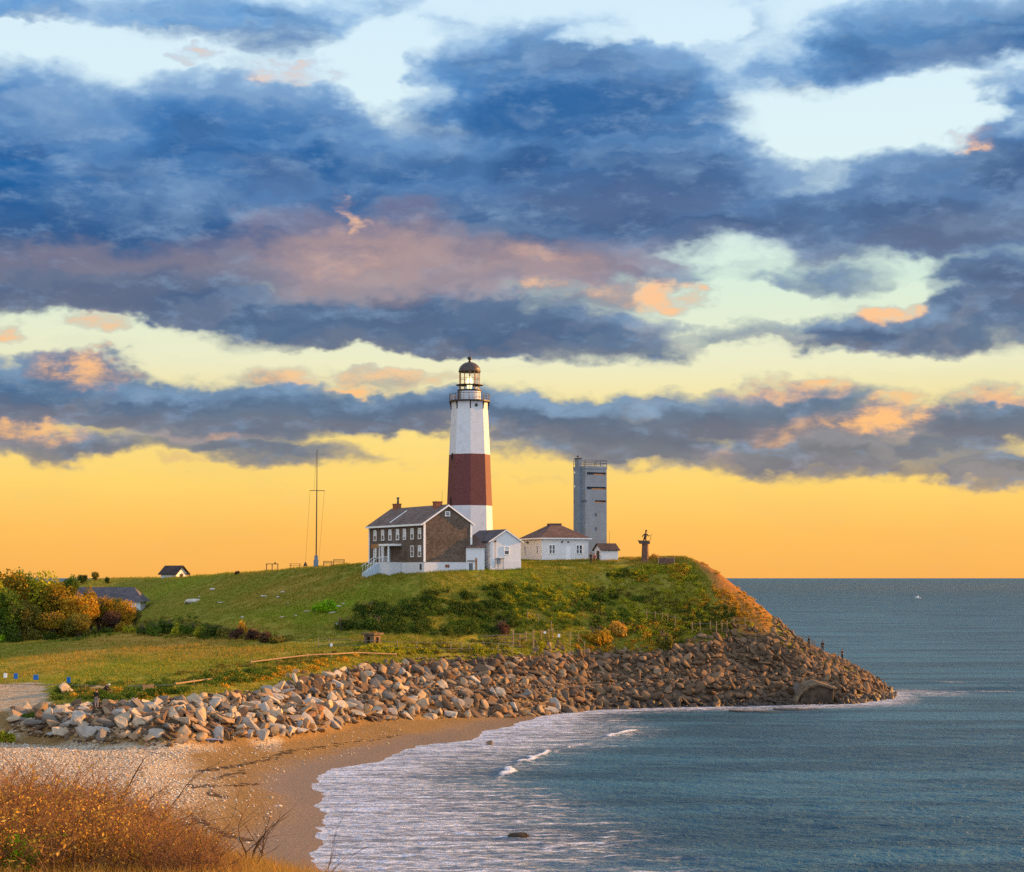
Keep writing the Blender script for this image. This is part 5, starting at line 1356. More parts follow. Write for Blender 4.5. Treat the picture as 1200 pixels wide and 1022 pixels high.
for lb, lst in byl.items():
    lst.sort(key=lambda r_: r_['px'])
    n_ = len(lst)
    for i, r_ in enumerate(lst):
        if n_ == 1: txt = f"{lb[0]} {lb[1]}"
        elif n_ == 2: txt = f"{('left', 'right')[i]} one of two {lb[0]}s {lb[1]}"
        else: txt = f"{lb[0]} {lb[1]}, {ORD[i] if i == 0 else 'rightmost' if i == n_ - 1 else ORD[i] + ' from left'}"
        w = txt.split()
        r_['text'] = ' '.join(w[:16])
for r_ in ind:
    o = bpy.data.objects.new('boulder', ROCKM[r_['vi']][1]); C.objects.link(o)
    o.matrix_world = Matrix.Translation((r_['x'], r_['y'], r_['z'])) @ r_['rot'].to_4x4() @ Matrix.Diagonal((*r_['sc'], 1))
    v_ = RS.uniform(.85, 1.1); o.color = (*[c * v_ for c in r_['tone'][1]], 1)
    tag(o, r_['text'], 'boulder', 'boulders of the sea wall')
def merge_instances(lst, meshes):
    V_, F_ = [], []; off = 0; cache = {}
    for (me_i, mat4) in lst:
        if me_i not in cache:
            me = meshes[me_i]; v = np.empty(len(me.vertices) * 3, np.float32); me.vertices.foreach_get('co', v)
            f = np.empty(len(me.polygons) * 3, np.int32); me.polygons.foreach_get('vertices', f); cache[me_i] = (v.reshape(-1, 3), f.reshape(-1, 3))
        v, f = cache[me_i]; m_ = np.array(mat4)
        V_.append(v @ m_[:3, :3].T + m_[:3, 3]); F_.append(f + off); off += len(v)
    return np.concatenate(V_), np.concatenate(F_)
def inst(r_): return (r_['vi'], Matrix.Translation((r_['x'], r_['y'], r_['z'])) @ r_['rot'].to_4x4() @ Matrix.Diagonal((*r_['sc'], 1)))
v, f = merge_instances([inst(r_) for r_ in mass], [k[1] for k in ROCKM])
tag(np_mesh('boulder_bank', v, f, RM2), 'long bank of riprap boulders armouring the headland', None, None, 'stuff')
# small stones filling the joints
lst = []
for _ in range(5200):
    px = rs.uniform(14, 1046); t = rs.uniform(-.04, 1.05); d = bank_point(px, t); x = (px - 600) / F * d; s = rs.uniform(.12, .36)
    R_ = Matrix.Rotation(rs.uniform(0, 6), 4, 'Z') @ Matrix.Rotation(rs.uniform(-.6, .6), 4, 'X')
    lst.append((rs.randint(0, 12), Matrix.Translation((x, d, float(gz(x, d)) + s * .4)) @ R_ @ Matrix.Scale(s, 4)))
v, f = merge_instances(lst, [k[1] for k in ROCKM])
tag(np_mesh('rubble', v, f, RM2), 'small stones filling the gaps of the boulder bank', None, None, 'stuff')

# pebbles and cobbles strewn on the beach
n = 26000; PXp = rs.uniform(-40, 470, n); PYp = 852 + 175 * rs.beta(1.0, 1.5, n)
def ray_plane(px, py, z):
    d = F * (H - z) / (py - 677.0); return (px - 600) / F * d, d
x_, y_ = ray_plane(PXp, PYp, 2.4)
z_ = gz(x_, y_); x_, y_ = ray_plane(PXp, PYp, np.clip(z_, 0, 3.2)); z_ = gz(x_, y_); sd_ = shore_sd(x_, y_)
zz_ = zones(x_, y_)
keep = (sd_ > 3) & (z_ > .3) & (z_ < 3.6) & (rs.uniform(size=n) < .10 + .9 * zz_['pebble']) & (y_ > 95)
x_, y_, z_ = x_[keep], y_[keep], z_[keep]; n = len(x_)
octv = np.array([(1,0,0),(-.9,.2,0),(0,1,0),(.1,-1,0),(0,0,.6),(.1,.1,-.4)], float); octf = np.array([(0,2,4),(2,1,4),(1,3,4),(3,0,4),(2,0,5),(1,2,5),(3,1,5),(0,3,5)])
s = (.06 + .17 * rs.beta(1, 3.5, n)); a_ = rs.uniform(0, 6.28, n)
vx = octv[None, :, 0] * np.cos(a_)[:, None] - octv[None, :, 1] * np.sin(a_)[:, None]; vy = octv[None, :, 0] * np.sin(a_)[:, None] + octv[None, :, 1] * np.cos(a_)[:, None]
j_ = rs.uniform(.7, 1.3, (n, 6))
Vp = np.stack([x_[:, None] + vx * s[:, None] * j_, y_[:, None] + vy * s[:, None] * j_, z_[:, None] + octv[None, :, 2] * s[:, None] * j_ + .03], -1).reshape(-1, 3)
Fp = (octf[None] + np.arange(n)[:, None, None] * 6).reshape(-1, 3)
mp, q, b = new_mat("beach_cobble"); rp_ = geo(q, 'Random Per Island')
q._set(b.inputs['Base Color'], q.ramp(rp_, [(0, (.50, .42, .31)), (.3, (.60, .54, .46)), (.5, (.40, .28, .18)), (.68, (.48, .39, .30)), (.82, (.22, .15, .10)), (.92, (.60, .57, .54))], 'CONSTANT')); b.inputs['Roughness'].default_value = .85
tag(np_mesh('pebbles', Vp, Fp, mp), 'pale cobbles and pebbles strewn over the upper beach', None, None, 'stuff')

# ================================================================ vegetation
def leaf_mat(name, cols, trans=0.25, rough=0.7):
    m, q, b = new_mat(name); rp_ = geo(q, 'Random Per Island'); n_ = q.noise(geo(q), .55, 3, .6)
    st = [(i / (len(cols) - 1), c) for i, c in enumerate(cols)]
    col = q.ramp(q.m('ADD', q.m('MULTIPLY', rp_, .55), q.mr(n_, .32, .68, 0, .45, 'LINEAR')), st)
    q._set(b.inputs['Base Color'], col); b.inputs['Roughness'].default_value = rough; b.inputs['Specular IOR Level'].default_value = .04
    if trans:
        td = q.t.nodes.new('ShaderNodeBsdfTranslucent'); q.t.links.new(col, td.inputs[0])
        mx = q.t.nodes.new('ShaderNodeMixShader'); mx.inputs[0].default_value = trans
        q.t.links.new(b.outputs[0], mx.inputs[1]); q.t.links.new(td.outputs[0], mx.inputs[2])
        o_ = [k for k in q.t.nodes if k.type == 'OUTPUT_MATERIAL'][0]; q.t.links.new(mx.outputs[0], o_.inputs[0])
    return m
LM = {
 'dark': leaf_mat("dark_green_leaves", [(.035, .055, .010), (.065, .10, .016), (.13, .16, .025)]),
 'green': leaf_mat("green_leaves", [(.045, .085, .012), (.09, .15, .018), (.17, .22, .03)]),
 'bright': leaf_mat("bright_green_leaves", [(.14, .30, .01), (.25, .45, .015), (.35, .55, .02)]),
 'yellow': leaf_mat("yellow_green_leaves", [(.16, .18, .014), (.34, .33, .02), (.58, .48, .03)]),  # yellow foliage, its colour raised to paint in sunlit highlights
 'gold': leaf_mat("golden_leaves", [(.26, .14, .015), (.52, .29, .025), (.72, .44, .04)]),  # golden foliage, likewise brightened in colour for sunlit spots
 'orange': leaf_mat("orange_brown_leaves", [(.30, .15, .025), (.56, .31, .045), (.74, .48, .10)]),
 'autumn': leaf_mat("autumn_leaves", [(.05, .065, .012), (.16, .14, .016), (.42, .25, .02), (.46, .18, .02)]),
 'olive': leaf_mat("olive_leaves", [(.09, .09, .018), (.19, .17, .03), (.34, .25, .045)]),
 'purple': leaf_mat("purple_brown_leaves", [(.06, .035, .025), (.11, .06, .04), (.17, .10, .05)]),
}
bark = simple("grey_bark", (.16, .11, .08), (.09, .06, .045), 5, .9, .5, .02)
twigm = simple("brown_twigs", (.27, .125, .05), (.14, .065, .028), 5, .9, .2, .01)
darktwig = simple("dark_dead_wood", (.05, .028, .018), (.09, .05, .03), 5, .9, .2, .01)

def leaf_cloud(n, rx, ry, rz_, leaf, r_, lobes=8, base=0.0):
    """leaf sized quads on lumpy shells; returns verts, quads"""
    L_ = r_.normal(size=(lobes, 3)); L_ /= np.linalg.norm(L_, axis=1)[:, None]; L_ *= r_.uniform(.25, .72, (lobes, 1)); L_[:, 2] = np.abs(L_[:, 2]) * .9
    rad = r_.uniform(.28, .55, lobes)
    k = r_.randint(0, lobes, n); d = r_.normal(size=(n, 3)); d /= np.linalg.norm(d, axis=1)[:, None]
    p_ = L_[k] + d * rad[k][:, None] * r_.uniform(.55, 1.08, (n, 1))
    p_[:, 2] = np.abs(p_[:, 2] + .1)
    p_ = p_ * (rx, ry, rz_); p_[:, 2] += base
    a = r_.normal(size=(n, 3)) + d * .2; a /= np.linalg.norm(a, axis=1)[:, None]
    c = np.cross(a, r_.normal(size=(n, 3))); c /= np.linalg.norm(c, axis=1)[:, None]
    s_ = leaf * r_.uniform(.6, 1.4, (n, 1))
    V_ = np.stack([p_ - a * s_, p_ - c * s_ * .55, p_ + a * s_, p_ + c * s_ * .55], 1).reshape(-1, 3)
    return V_, np.arange(n * 4).reshape(-1, 4)
def branches(r_, n, h0, spread, h1, rr0):
    m = M()
    for _ in range(n):
        a = r_.uniform(0, 6.28); b0 = Vector((r_.normal() * .12 * spread, r_.normal() * .12 * spread, -.4)); 
        mid = Vector((math.cos(a) * spread * .35, math.sin(a) * spread * .35, h0)); tip = Vector((math.cos(a) * spread * r_.uniform(.5, .8), math.sin(a) * spread * r_.uniform(.5, .8), h1 * r_.uniform(.7, 1)))
        m.tube(b0, mid, rr0, rr0 * .65, 5); m.tube(mid, tip, rr0 * .65, rr0 * .25, 5)
        for _ in range(2):
            t2 = mid.lerp(tip, r_.uniform(.2, .7)); m.tube(t2, t2 + Vector((r_.normal() * spread * .25, r_.normal() * spread * .25, r_.uniform(.2, .6) * h1 * .4)), rr0 * .35, rr0 * .12, 4)
    return m
# trees: trunk and crown meshes, four shapes
TREES = []
for i in range(4):
    r_ = np.random.RandomState(60 + i)
    v, f = leaf_cloud(5200, 3.1, 3.0, 4.3, .20, r_, 13, 2.4); v2, f2 = leaf_cloud(900, 2.6, 2.5, 2.0, .18, r_, 7, 1.0)
    cv = np.concatenate([v, v2]); cf = np.concatenate([f, f2 + len(v)])
    tm = branches(r_, 13, 2.6, 2.6, 6.0, .13)
    TREES.append((cv, cf, tm))
crown_cache, trunk_cache = {}, {}
def tree(label, px, py, d, sc, vi, leafk, group):
    x_, y_ = (px - 600) / F * d, d; z_ = float(gz(x_, y_))
    t = thing('autumn_tree', label, 'tree', (x_, y_, z_ - .1), rnd.uniform(0, 6), group); t.scale = (sc[0], sc[0], sc[1])
    if (vi, leafk) not in crown_cache: crown_cache[(vi, leafk)] = np_mesh('crown', TREES[vi][0], TREES[vi][1], LM[leafk], link=False)
    o = bpy.data.objects.new('crown', crown_cache[(vi, leafk)]); C.objects.link(o); o.parent = t
    if vi not in trunk_cache:
        o2 = TREES[vi][2].build('trunk', bark, t); trunk_cache[vi] = o2.data
    else:
        o2 = bpy.data.objects.new('trunk', trunk_cache[vi]); C.objects.link(o2); o2.parent = t
G_ = 'trees at the left edge of the field'
tree('olive autumn tree cut by the left picture edge', -12, 0, 292, (1.3, 1.55), 0, 'yellow', G_)
tree('tallest tree of the grove with a dark green tuft above the skyline', 27, 0, 305, (1.15, 1.72), 1, 'green', G_)
tree('yellow green tree in the middle of the left grove', 48, 0, 298, (1.4, 1.42), 2, 'yellow', G_)
tree('orange leaved tree right of the middle of the left grove', 70, 0, 297, (1.25, 1.2), 3, 'autumn', G_)
tree('golden tree at the right side of the big grove', 92, 0, 294, (1.1, 1.1), 0, 'gold', G_)
tree('dark green tree low at the left end of the grove', 5, 0, 283, (1.05, 1.2), 3, 'green', G_)
tree('brownish bare stemmed tree at the front of the grove', 32, 0, 286, (.95, .86), 2, 'olive', G_)
tree('reddish brown tree in front of the orange one', 60, 0, 285, (.9, .74), 1, 'autumn', G_)
tree('small green tree on the skyline behind the grove', 84, 0, 390, (.7, .7), 2, 'green', G_)
tree('orange tree standing in front of the hidden house', 117, 0, 300, (.82, .98), 1, 'autumn', G_)
tree('slim orange tree left of the hidden house gable', 106, 0, 304, (.6, 1.02), 2, 'autumn', G_)
tree('broad orange and yellow tree behind the front row of the grove', 14, 0, 297, (1.35, 1.5), 3, 'autumn', G_)
tree('small olive tree hiding the corner of the white house', 158, 0, 312, (.5, .5), 1, 'olive', G_)
tree('slender olive tree before the middle of the grey roof', 137, 0, 312, (.6, .85), 0, 'olive', G_)
tree('yellow round tree in front of the grey roof', 147, 0, 300, (.62, .72), 3, 'gold', G_)
tree('small brown tree between the two orange trees', 132, 0, 296, (.6, .6), 0, 'purple', G_)
tree('little olive tree right at the foot of the grove', 92, 0, 286, (.8, .55), 3, 'olive', G_)
for i, (px, d, s_, k_, lb) in enumerate([(97, 420, .4, 'dark', 'tiny dark tree on the far skyline right of the grove'), (112, 425, .36, 'olive', 'tiny pointed tree on the far skyline'), (126, 415, .24, 'dark', 'smallest shrub like tree at the far skyline')]):
    tree(lb, px, 0, d, (s_, s_), i, k_, G_)

BUSH = []
for i in range(6):
    r_ = np.random.RandomState(80 + i); BUSH.append(leaf_cloud(1500, 1.15, 1.05, .95, .11, r_, 8, 0.0))
BST = branches(np.random.RandomState(9), 8, .5, .9, 1.0, .04)
bcache = {}
def bush(label, px, py, w, h_, leafk, group=None, vi=None, dmin=150, name='bush', cat='bush', loc=None):
    x_, d_, z_ = loc or hit(px, py, dmin); vi = rnd.randrange(6) if vi is None else vi
    t = thing(name, label, cat, (x_, d_, z_ - .05), rnd.uniform(0, 6), group); t.scale = (w / 2.1, w / 2.1, h_ / 1.1)
    if (vi, leafk) not in bcache: bcache[(vi, leafk)] = np_mesh('foliage', BUSH[vi][0], BUSH[vi][1], LM[leafk], link=False)
    o = bpy.data.objects.new('foliage', bcache[(vi, leafk)]); C.objects.link(o); o.parent = t
    if 'st' not in bcache: bcache['st'] = BST.build('stems', bark, t).data
    else:
        o2 = bpy.data.objects.new('stems', bcache['st']); C.objects.link(o2); o2.parent = t
bush('bright lime green bush alone on the mid slope', 385, 716, 4.0, 2.0, 'bright', vi=0)
bush('second lobe of lime green foliage touching the bright bush on its left', 373, 716, 2.6, 1.3, 'bright', vi=1)
bush('dense yellow green bush at the left picture edge on the beach', 4, 870, 2.6, 2.1, 'yellow', dmin=150)
bush('small green bush on top of the boulders at far left', 38, 842, 2.6, 1.3, 'green', dmin=150)
bush('green bush at the left corner of the field', 2, 752, 2.4, 2.0, 'bright')
SH = [(168,744,3.0,2.2,'dark','dark shrub right of the hidden house'),(182,745,3.2,2.6,'green','green shrub below the pale stones at left'),(196,742,3.4,2.8,'dark','tall dark shrub in the middle of the shrub row'),(209,745,3.0,2.2,'yellow','yellow green shrub among dark ones in the shrub row'),(222,744,3.2,2.4,'green','broad green shrub under the largest white stone'),
 (236,747,3.0,1.9,'yellow','low yellow shrub right of the broad green one'),(248,747,3.2,2.5,'dark','dark rounded shrub near the middle of the field edge'),(262,748,3.0,2.3,'olive','olive shrub beside the golden grass'),(275,749,2.6,2.0,'purple','purplish shrub left of the golden bush'),(285,746,2.4,2.6,'gold','golden pointed bush at the right end of the shrub row'),
 (298,750,3.0,2.2,'purple','purple brown shrub right of the golden pointed bush'),(312,752,3.0,1.7,'purple','low purple brown shrub near the foot of the hill'),(326,753,3.0,1.3,'olive','lowest olive shrub ending the row'),(152,742,2.4,1.8,'yellow','small yellow shrub by the white wall'),(140,741,2.6,2.0,'autumn','rusty shrub in front of the white wall'),
 (124,742,3.0,1.3,'green','low green shrub below the orange tree'),(104,744,3.0,1.3,'dark','low dark shrub under the golden tree'),(88,746,3.0,1.5,'olive','olive undergrowth bush at the field edge'),(60,749,3.0,2.0,'dark','dark bush at the foot of the grove'),(38,750,3.0,2.2,'olive','brownish olive bush at the foot of the grove'),(18,752,3.0,2.0,'dark','dark bush near the left end of the grove')]
for (px, py, w, h_, k_, lb) in SH: bush(lb, px, py, w, h_, k_, 'shrubs along the field edge')
bush('dark shrub at the left end of the hillside thicket', 402, 739, 3.0, 2.6, 'dark', 'hillside thicket')
bush('round dark shrub high in the hillside thicket', 432, 722, 3.2, 2.6, 'dark', 'hillside thicket')
bush('green shrub above the bunker in the hillside thicket', 440, 736, 3.2, 2.4, 'green', 'hillside thicket')
bush('big golden bush bulging over the boulders left of the rock gully', 700, 752, 4.4, 3.0, 'gold')
bush('orange golden bush above the rocks in the middle of the right slope', 722, 745, 3.6, 2.6, 'orange')
bush('olive bush overhanging the top of the rock gully', 778, 757, 3.4, 3.2, 'olive')
bush('brown leafless looking bush just right of the statue', 768, 655, 1.9, 1.0, 'orange')
bush('golden grassy bush on the bunker roof', 436, 742, 1.4, .4, 'gold', loc=(bk_.location.x + 1.1, d12 + .6, zz12 + 1.6))
bush('reddish shrub standing on the hillside beside the walkway', 588, 742, 2.8, 2.6, 'purple')
bush('lone tiny dark bush on the skyline right of the hut', 278, 673, 1.4, 1.0, 'purple')

# scrub: masses of low bushes nobody could count
def scrub(name, label, leafk, polys, n, smin, smax, hmul=.8, leaf=.12, avoid=None, per=150, seed=1):
    r_ = np.random.RandomState(seed); VV, FF, off = [], [], 0; cnt = 0
    for poly, wgt in polys:
        xs_ = [p[0] for p in poly]; ys_ = [p[1] for p in poly]; k = 0; tries = 0
        while k < n * wgt and tries < n * 30:
            tries += 1
            px, py = r_.uniform(min(xs_), max(xs_)), r_.uniform(min(ys_), max(ys_))
            if not in_poly(np.array([px]), np.array([py]), poly)[0]: continue
            x_, d_, z_ = hit(px, py, 150)
            if fbm(np.array([x_ / 4.]), np.array([d_ / 4.]), seed + 40, 2)[0] < .42: continue
            s_ = r_.uniform(smin, smax); v, f = leaf_cloud(int(per * s_ * s_), s_, s_, s_ * hmul, leaf, r_, 5, 0)
            VV.append(v + (x_, d_, z_ - .1)); FF.append(f + off); off += len(v); k += 1
    return tag(np_mesh(name, np.concatenate(VV), np.concatenate(FF), LM[leafk]), label, None, None, 'stuff')
scrub('scrub', 'mixed olive undergrowth joining the shrubs along the field edge', 'olive', [([(150,728),(200,724),(260,735),(330,744),(340,753),(260,750),(150,746)], 1.0)], 110, .5, 1.1, .9, seed=13)
scrub('scrub', 'green undergrowth joining the shrubs along the field edge', 'green', [([(0,744),(60,742),(150,736),(220,722),(300,740),(330,752),(150,747),(0,756)], 1.0)], 110, .5, 1.1, .9, seed=14)
scrub('scrub', 'dark green thicket covering the middle of the hillside', 'dark', [([(396,738),(408,718),(430,710),(465,706),(500,697),(550,690),(600,688),(600,745),(560,746),(500,745),(440,742)], 1.0)], 260, .7, 1.5, 1.0, seed=3)
scrub('scrub', 'green bushes scattered through the hillside thicket', 'green', [([(420,738),(450,710),(520,700),(600,686),(700,690),(760,700),(740,740),(600,745)], 1.0), ([(60,806),(200,800),(320,784),(330,794),(230,810),(150,822),(50,822)], .5)], 240, .6, 1.3, .9, seed=4)
scrub('scrub', 'yellow green scrub on the right hand slope', 'yellow', [([(560,690),(640,672),(740,668),(800,664),(850,700),(880,735),(800,745),(690,745),(600,730)], 1.0), ([(420,770),(640,765),(640,756),(420,758)], .25)], 430, .4, 1.1, .8, seed=5)
scrub('scrub', 'bright yellow bushes below the statue', 'gold', [([(752,664),(800,660),(806,672),(800,684),(745,682)], .2), ([(670,765),(680,742),(740,730),(800,720),(790,750),(760,764),(700,766)], .4), ([(800,700),(850,690),(885,735),(830,742),(800,735)], .35), ([(60,818),(200,800),(330,782),(410,768),(440,772),(340,792),(250,808),(160,822)], .45)], 330, .35, .95, .8, seed=6)
scrub('scrub', 'sunlit yellow shrubs on the brow left of the cliff', 'yellow', [([(748,664),(800,659),(808,668),(798,682),(740,680)], 1)], 40, .6, 1.0, .8, seed=16)  # the hedge's sunlight is put into its yellow leaf colour
scrub('scrub', 'olive and brown low bushes along the top of the boulder bank', 'olive', [([(60,818),(200,802),(330,784),(410,770),(560,765),(640,762),(640,750),(520,752),(410,760),(300,775),(120,800)], 1.0), ([(640,690),(760,690),(870,730),(860,744),(700,742)], .9)], 380, .35, .95, .7, seed=7)
scrub('scrub', 'dark hollows of shrub on the right slope', 'dark', [([(680,700),(745,700),(760,716),(690,716)], .3), ([(712,668),(744,668),(744,676),(712,676)], .12), ([(800,706),(860,712),(870,742),(805,745)], .4), ([(780,720),(800,715),(800,755),(784,755)], .15)], 150, .6, 1.2, .9, seed=8)
scrub('scrub', 'rusty cliff edge growth on the right end of the headland', 'orange', [([(815,656),(850,676),(900,735),(890,742),(862,725),(835,690),(805,664)], 1.0), ([(820,654),(862,682),(905,722),(900,735),(866,706),(826,664)], 1.0)], 110, .2, .65, .6, seed=9)

# grass: short blades all over the headland
def blades(name, label, n, gen, h_, w_, mat, seed, lean=.5):
    r_ = np.random.RandomState(seed); x_, y_ = gen(r_, n); z_ = gz(x_, y_); n = len(x_)
    a = r_.uniform(0, 6.28, n); hh_ = h_ * r_.uniform(.5, 1.5, n); ww = w_ * r_.uniform(.6, 1.4, n)
    lx, ly = r_.normal(0, lean, n) * hh_, r_.normal(0, lean, n) * hh_
    A_ = np.stack([x_ - np.cos(a) * ww, y_ - np.sin(a) * ww, z_ - .03], -1); B_ = np.stack([x_ + np.cos(a) * ww, y_ + np.sin(a) * ww, z_ - .03], -1); T_ = np.stack([x_ + lx, y_ + ly, z_ + hh_], -1)
    V_ = np.stack([A_, B_, T_], 1).reshape(-1, 3)
    return tag(np_mesh(name, V_, np.arange(len(V_)).reshape(-1, 3), mat), label, None, None, 'stuff')
GM = leaf_mat("hill_grass", [(.09, .12, .010), (.17, .20, .014), (.30, .26, .035), (.46, .33, .07)], .2, .9)
GD = leaf_mat("dry_grass", [(.20, .12, .03), (.42, .25, .05), (.58, .36, .09)], .25, .9)
def gen_hill(r_, n):
    px = r_.uniform(-60, 900, n); t = r_.uniform(0, 1, n)
    Dt = np.interp(px, KXR, KD[:, 3]); Dc = np.interp(px, KXR, KD[:, 9]) + 6
    y_ = Dt + (Dc - Dt) * t; x_ = (px - 600) / F * y_
    m_ = ((px > 62) | (y_ > 226)) & (fbm(x_ / 3, y_ / 3, 70, 3) > .36)
    x_, y_ = x_[m_], y_[m_]; k_ = zones(x_, y_)['cliff'] < .45; return x_[k_], y_[k_]
blades('grass', 'short green grass over the hill and field', 210000, gen_hill, .26, .05, GM, 1)
def gen_dry(r_, n):
    x_, y_ = gen_hill(r_, n); zn_ = zones(x_, y_); m_ = (r_.uniform(size=len(x_)) < zn_['dry']); return x_[m_], y_[m_]
blades('dry_grass', 'golden dry grass in patches on the field and slopes', 200000, gen_dry, .32, .045, GD, 2)

# ================================================================ anglers on the point
def on_rocks(px, py, d): a_ = at(px, py, d); return (a_.x, d, a_.z)
person('angler in dark clothes standing left of the other two on the skyline rocks', on_rocks(948, 758, 293), R(20), cloth("dark_green_coat", (.03, .035, .025)), cloth("black_trousers", (.02, .02, .02)), hairm, 'stand', .95, 'anglers on the point')
person('middle angler in brown coat on the skyline rocks', on_rocks(964, 763.5, 291), R(-10), cloth("brown_coat", (.07, .045, .03)), cloth("dark_trousers_b", (.03, .025, .02)), hairm, 'stride', 1.0, 'anglers on the point')
person('angler farthest right holding arms out over the rocks', on_rocks(987, 773.5, 289), R(-60), cloth("dark_coat", (.05, .03, .025)), cloth("dark_trousers_c", (.03, .02, .02)), hairm, 'stand', 1.0, 'anglers on the point',
    arms=[((.28, -.2, 1.28, .048), (.3, -.48, 1.32, .04)), ((-.28, -.2, 1.28, .048), (-.25, -.48, 1.32, .04))])
b0 = on_rocks(946.5, 762, 293.5)
t = thing('white_bucket', 'white bait box on the skyline rocks beside the left angler', 'box', b0)
m = M(); m.box(-.4, .3, -.25, .25, -.3, .75); m.build('box_body', MT['trim'], t, bevel=.03)
m = M(); m.box(-.44, .34, -.28, .28, .75, .85); m.build('lid', MT['paleWood'], t, bevel=.02)

# ================================================================ boat
px, py = 1076, 701; d_ = F * H / (py - 677.0)
bt_ = thing('motor_boat', 'tiny white motor boat heading left far out at sea', 'boat', ((px - 600) / F * d_, d_, -.1), R(160))
bt_.scale = (.75, .75, .75)
m = M(); hull = [(-3.6, 0, .2), (-3.2, -1.1, .9), (0, -1.25, 1.0), (3.0, -.8, 1.35), (4.2, 0, 1.7), (3.0, .8, 1.35), (0, 1.25, 1.0), (-3.2, 1.1, .9), (-3.2, -.8, -.3), (2.4, -.3, -.3), (2.4, .3, -.3), (-3.2, .8, -.3)]
m.poly(hull, [(1, 2, 9, 8), (2, 3, 9), (3, 4, 9), (4, 10, 9), (4, 5, 10), (5, 6, 10), (6, 7, 11, 10), (8, 9, 10, 11), (1, 8, 11, 7), (1, 7, 6, 5, 4, 3, 2)]); m.build('hull', MT['trim'], bt_)
m = M(); m.box(-.6, 1.6, -.75, .75, 1.0, 2.7); m.box(-.8, 1.9, -.85, .85, 2.7, 2.85); cb = m.build('cabin', MT['trim'], bt_)
m = M(); m.box(-.4, 1.4, -.78, -.76, 1.8, 2.4); m.build('window', MT['pane'], cb)
m = M(); m.tube((0, 0, 2.8), (0, 0, 5.2), .06, n=5); m.build('mast', MT['trim'], bt_)

# ================================================================ foreground brush on the near bluff
def brush_mesh(seed, h_, stems, leafs, leafsz, spread=.8):
    r_ = np.random.RandomState(seed); V_, F_ = [], []; off = 0; tips = []
    for _ in range(stems):
        p = np.array([r_.normal() * spread * .35, r_.normal() * spread * .35, -.2]); a = r_.uniform(0, 6.28); ln = h_ * r_.uniform(.6, 1.1)
        dr_ = np.array([math.cos(a) * .35, math.sin(a) * .35, 1.0]) + r_.normal(size=3) * .15; rad = .014
        segs = 4
        for k in range(segs):
            p2 = p + dr_ / np.linalg.norm(dr_) * ln / segs; dr_ = dr_ + r_.normal(size=3) * (.28, .28, .1)
            for (q0, q1, r0) in [(p, p2, rad)] + ([(p2, p2 + (r_.normal(size=3) * (.22, .22, .12) + (0, 0, .2)) * h_ * .75, rad * .5) for _ in range(2)] if k > 0 else []):
                d_ = q1 - q0; u = np.cross(d_, (0.3, 1, .2)); u /= np.linalg.norm(u) + 1e-9; w_ = np.cross(d_, u); w_ /= np.linalg.norm(w_) + 1e-9
                ring = [u, -.5 * u + .87 * w_, -.5 * u - .87 * w_]
                V_ += [q0 + c_ * r0 for c_ in ring] + [q1 + c_ * r0 * .5 for c_ in ring]
                F_ += [(off + i, off + (i+1) % 3, off + 3 + (i+1) % 3, off + 3 + i) for i in range(3)]; off += 6
                tips.append((q0, q1))
            p = p2; rad *= .8
    T_ = np.array([[a_, b_] for a_, b_ in tips]); k = r_.randint(0, len(T_), leafs); u = r_.uniform(.2, 1.05, (leafs, 1)); c = T_[k, 0] * (1 - u) + T_[k, 1] * u + r_.normal(size=(leafs, 3)) * .025
    c = c[c[:, 2] > .05]; nl = len(c)
    a = r_.normal(size=(nl, 3)); a /= np.linalg.norm(a, axis=1)[:, None]; b_ = np.cross(a, r_.normal(size=(nl, 3))); b_ /= np.linalg.norm(b_, axis=1)[:, None]; s_ = leafsz * r_.uniform(.5, 1.4, (nl, 1))
    LV = np.stack([c - a * s_, c - b_ * s_ * .45, c + a * s_, c + b_ * s_ * .45], 1).reshape(-1, 3)
    return (np.array(V_), np.array(F_)), (LV, np.arange(nl * 4).reshape(-1, 4))
brc = {}
def brush(label, x, y, sc, kind, vi, group):
    prm = {'orange': (1.45, 44, 1300, .026, twigm, 'orange'), 'gold': (1.3, 36, 1500, .028, twigm, 'gold'), 'bare': (1.7, 46, 260, .022, twigm, 'orange'), 'green': (1.1, 20, 3200, .04, twigm, 'bright'), 'yellow': (1.2, 24, 2800, .036, twigm, 'yellow'), 'rust': (1.4, 40, 1400, .026, twigm, 'autumn')}[kind]
    if (kind, vi) not in brc:
        (tv, tf), (lv, lf) = brush_mesh(hash_id(kind, vi), prm[0], prm[1], prm[2], prm[3])
        brc[(kind, vi)] = (np_mesh('stems', tv, tf, prm[4], link=False), np_mesh('leaves', lv, lf, LM[prm[5]], link=False))
    t = thing('brush', label, 'shrub', (x, y, float(gz(x, y))), rnd.uniform(0, 6), group); t.scale = (sc * 1.1, sc * 1.1, sc)
    for nm, me in zip(('stems', 'foliage'), brc[(kind, vi)]):
        o = bpy.data.objects.new(nm, me); C.objects.link(o); o.parent = t
def hash_id(k, v): return sum(ord(c) for c in k) * 10 + v
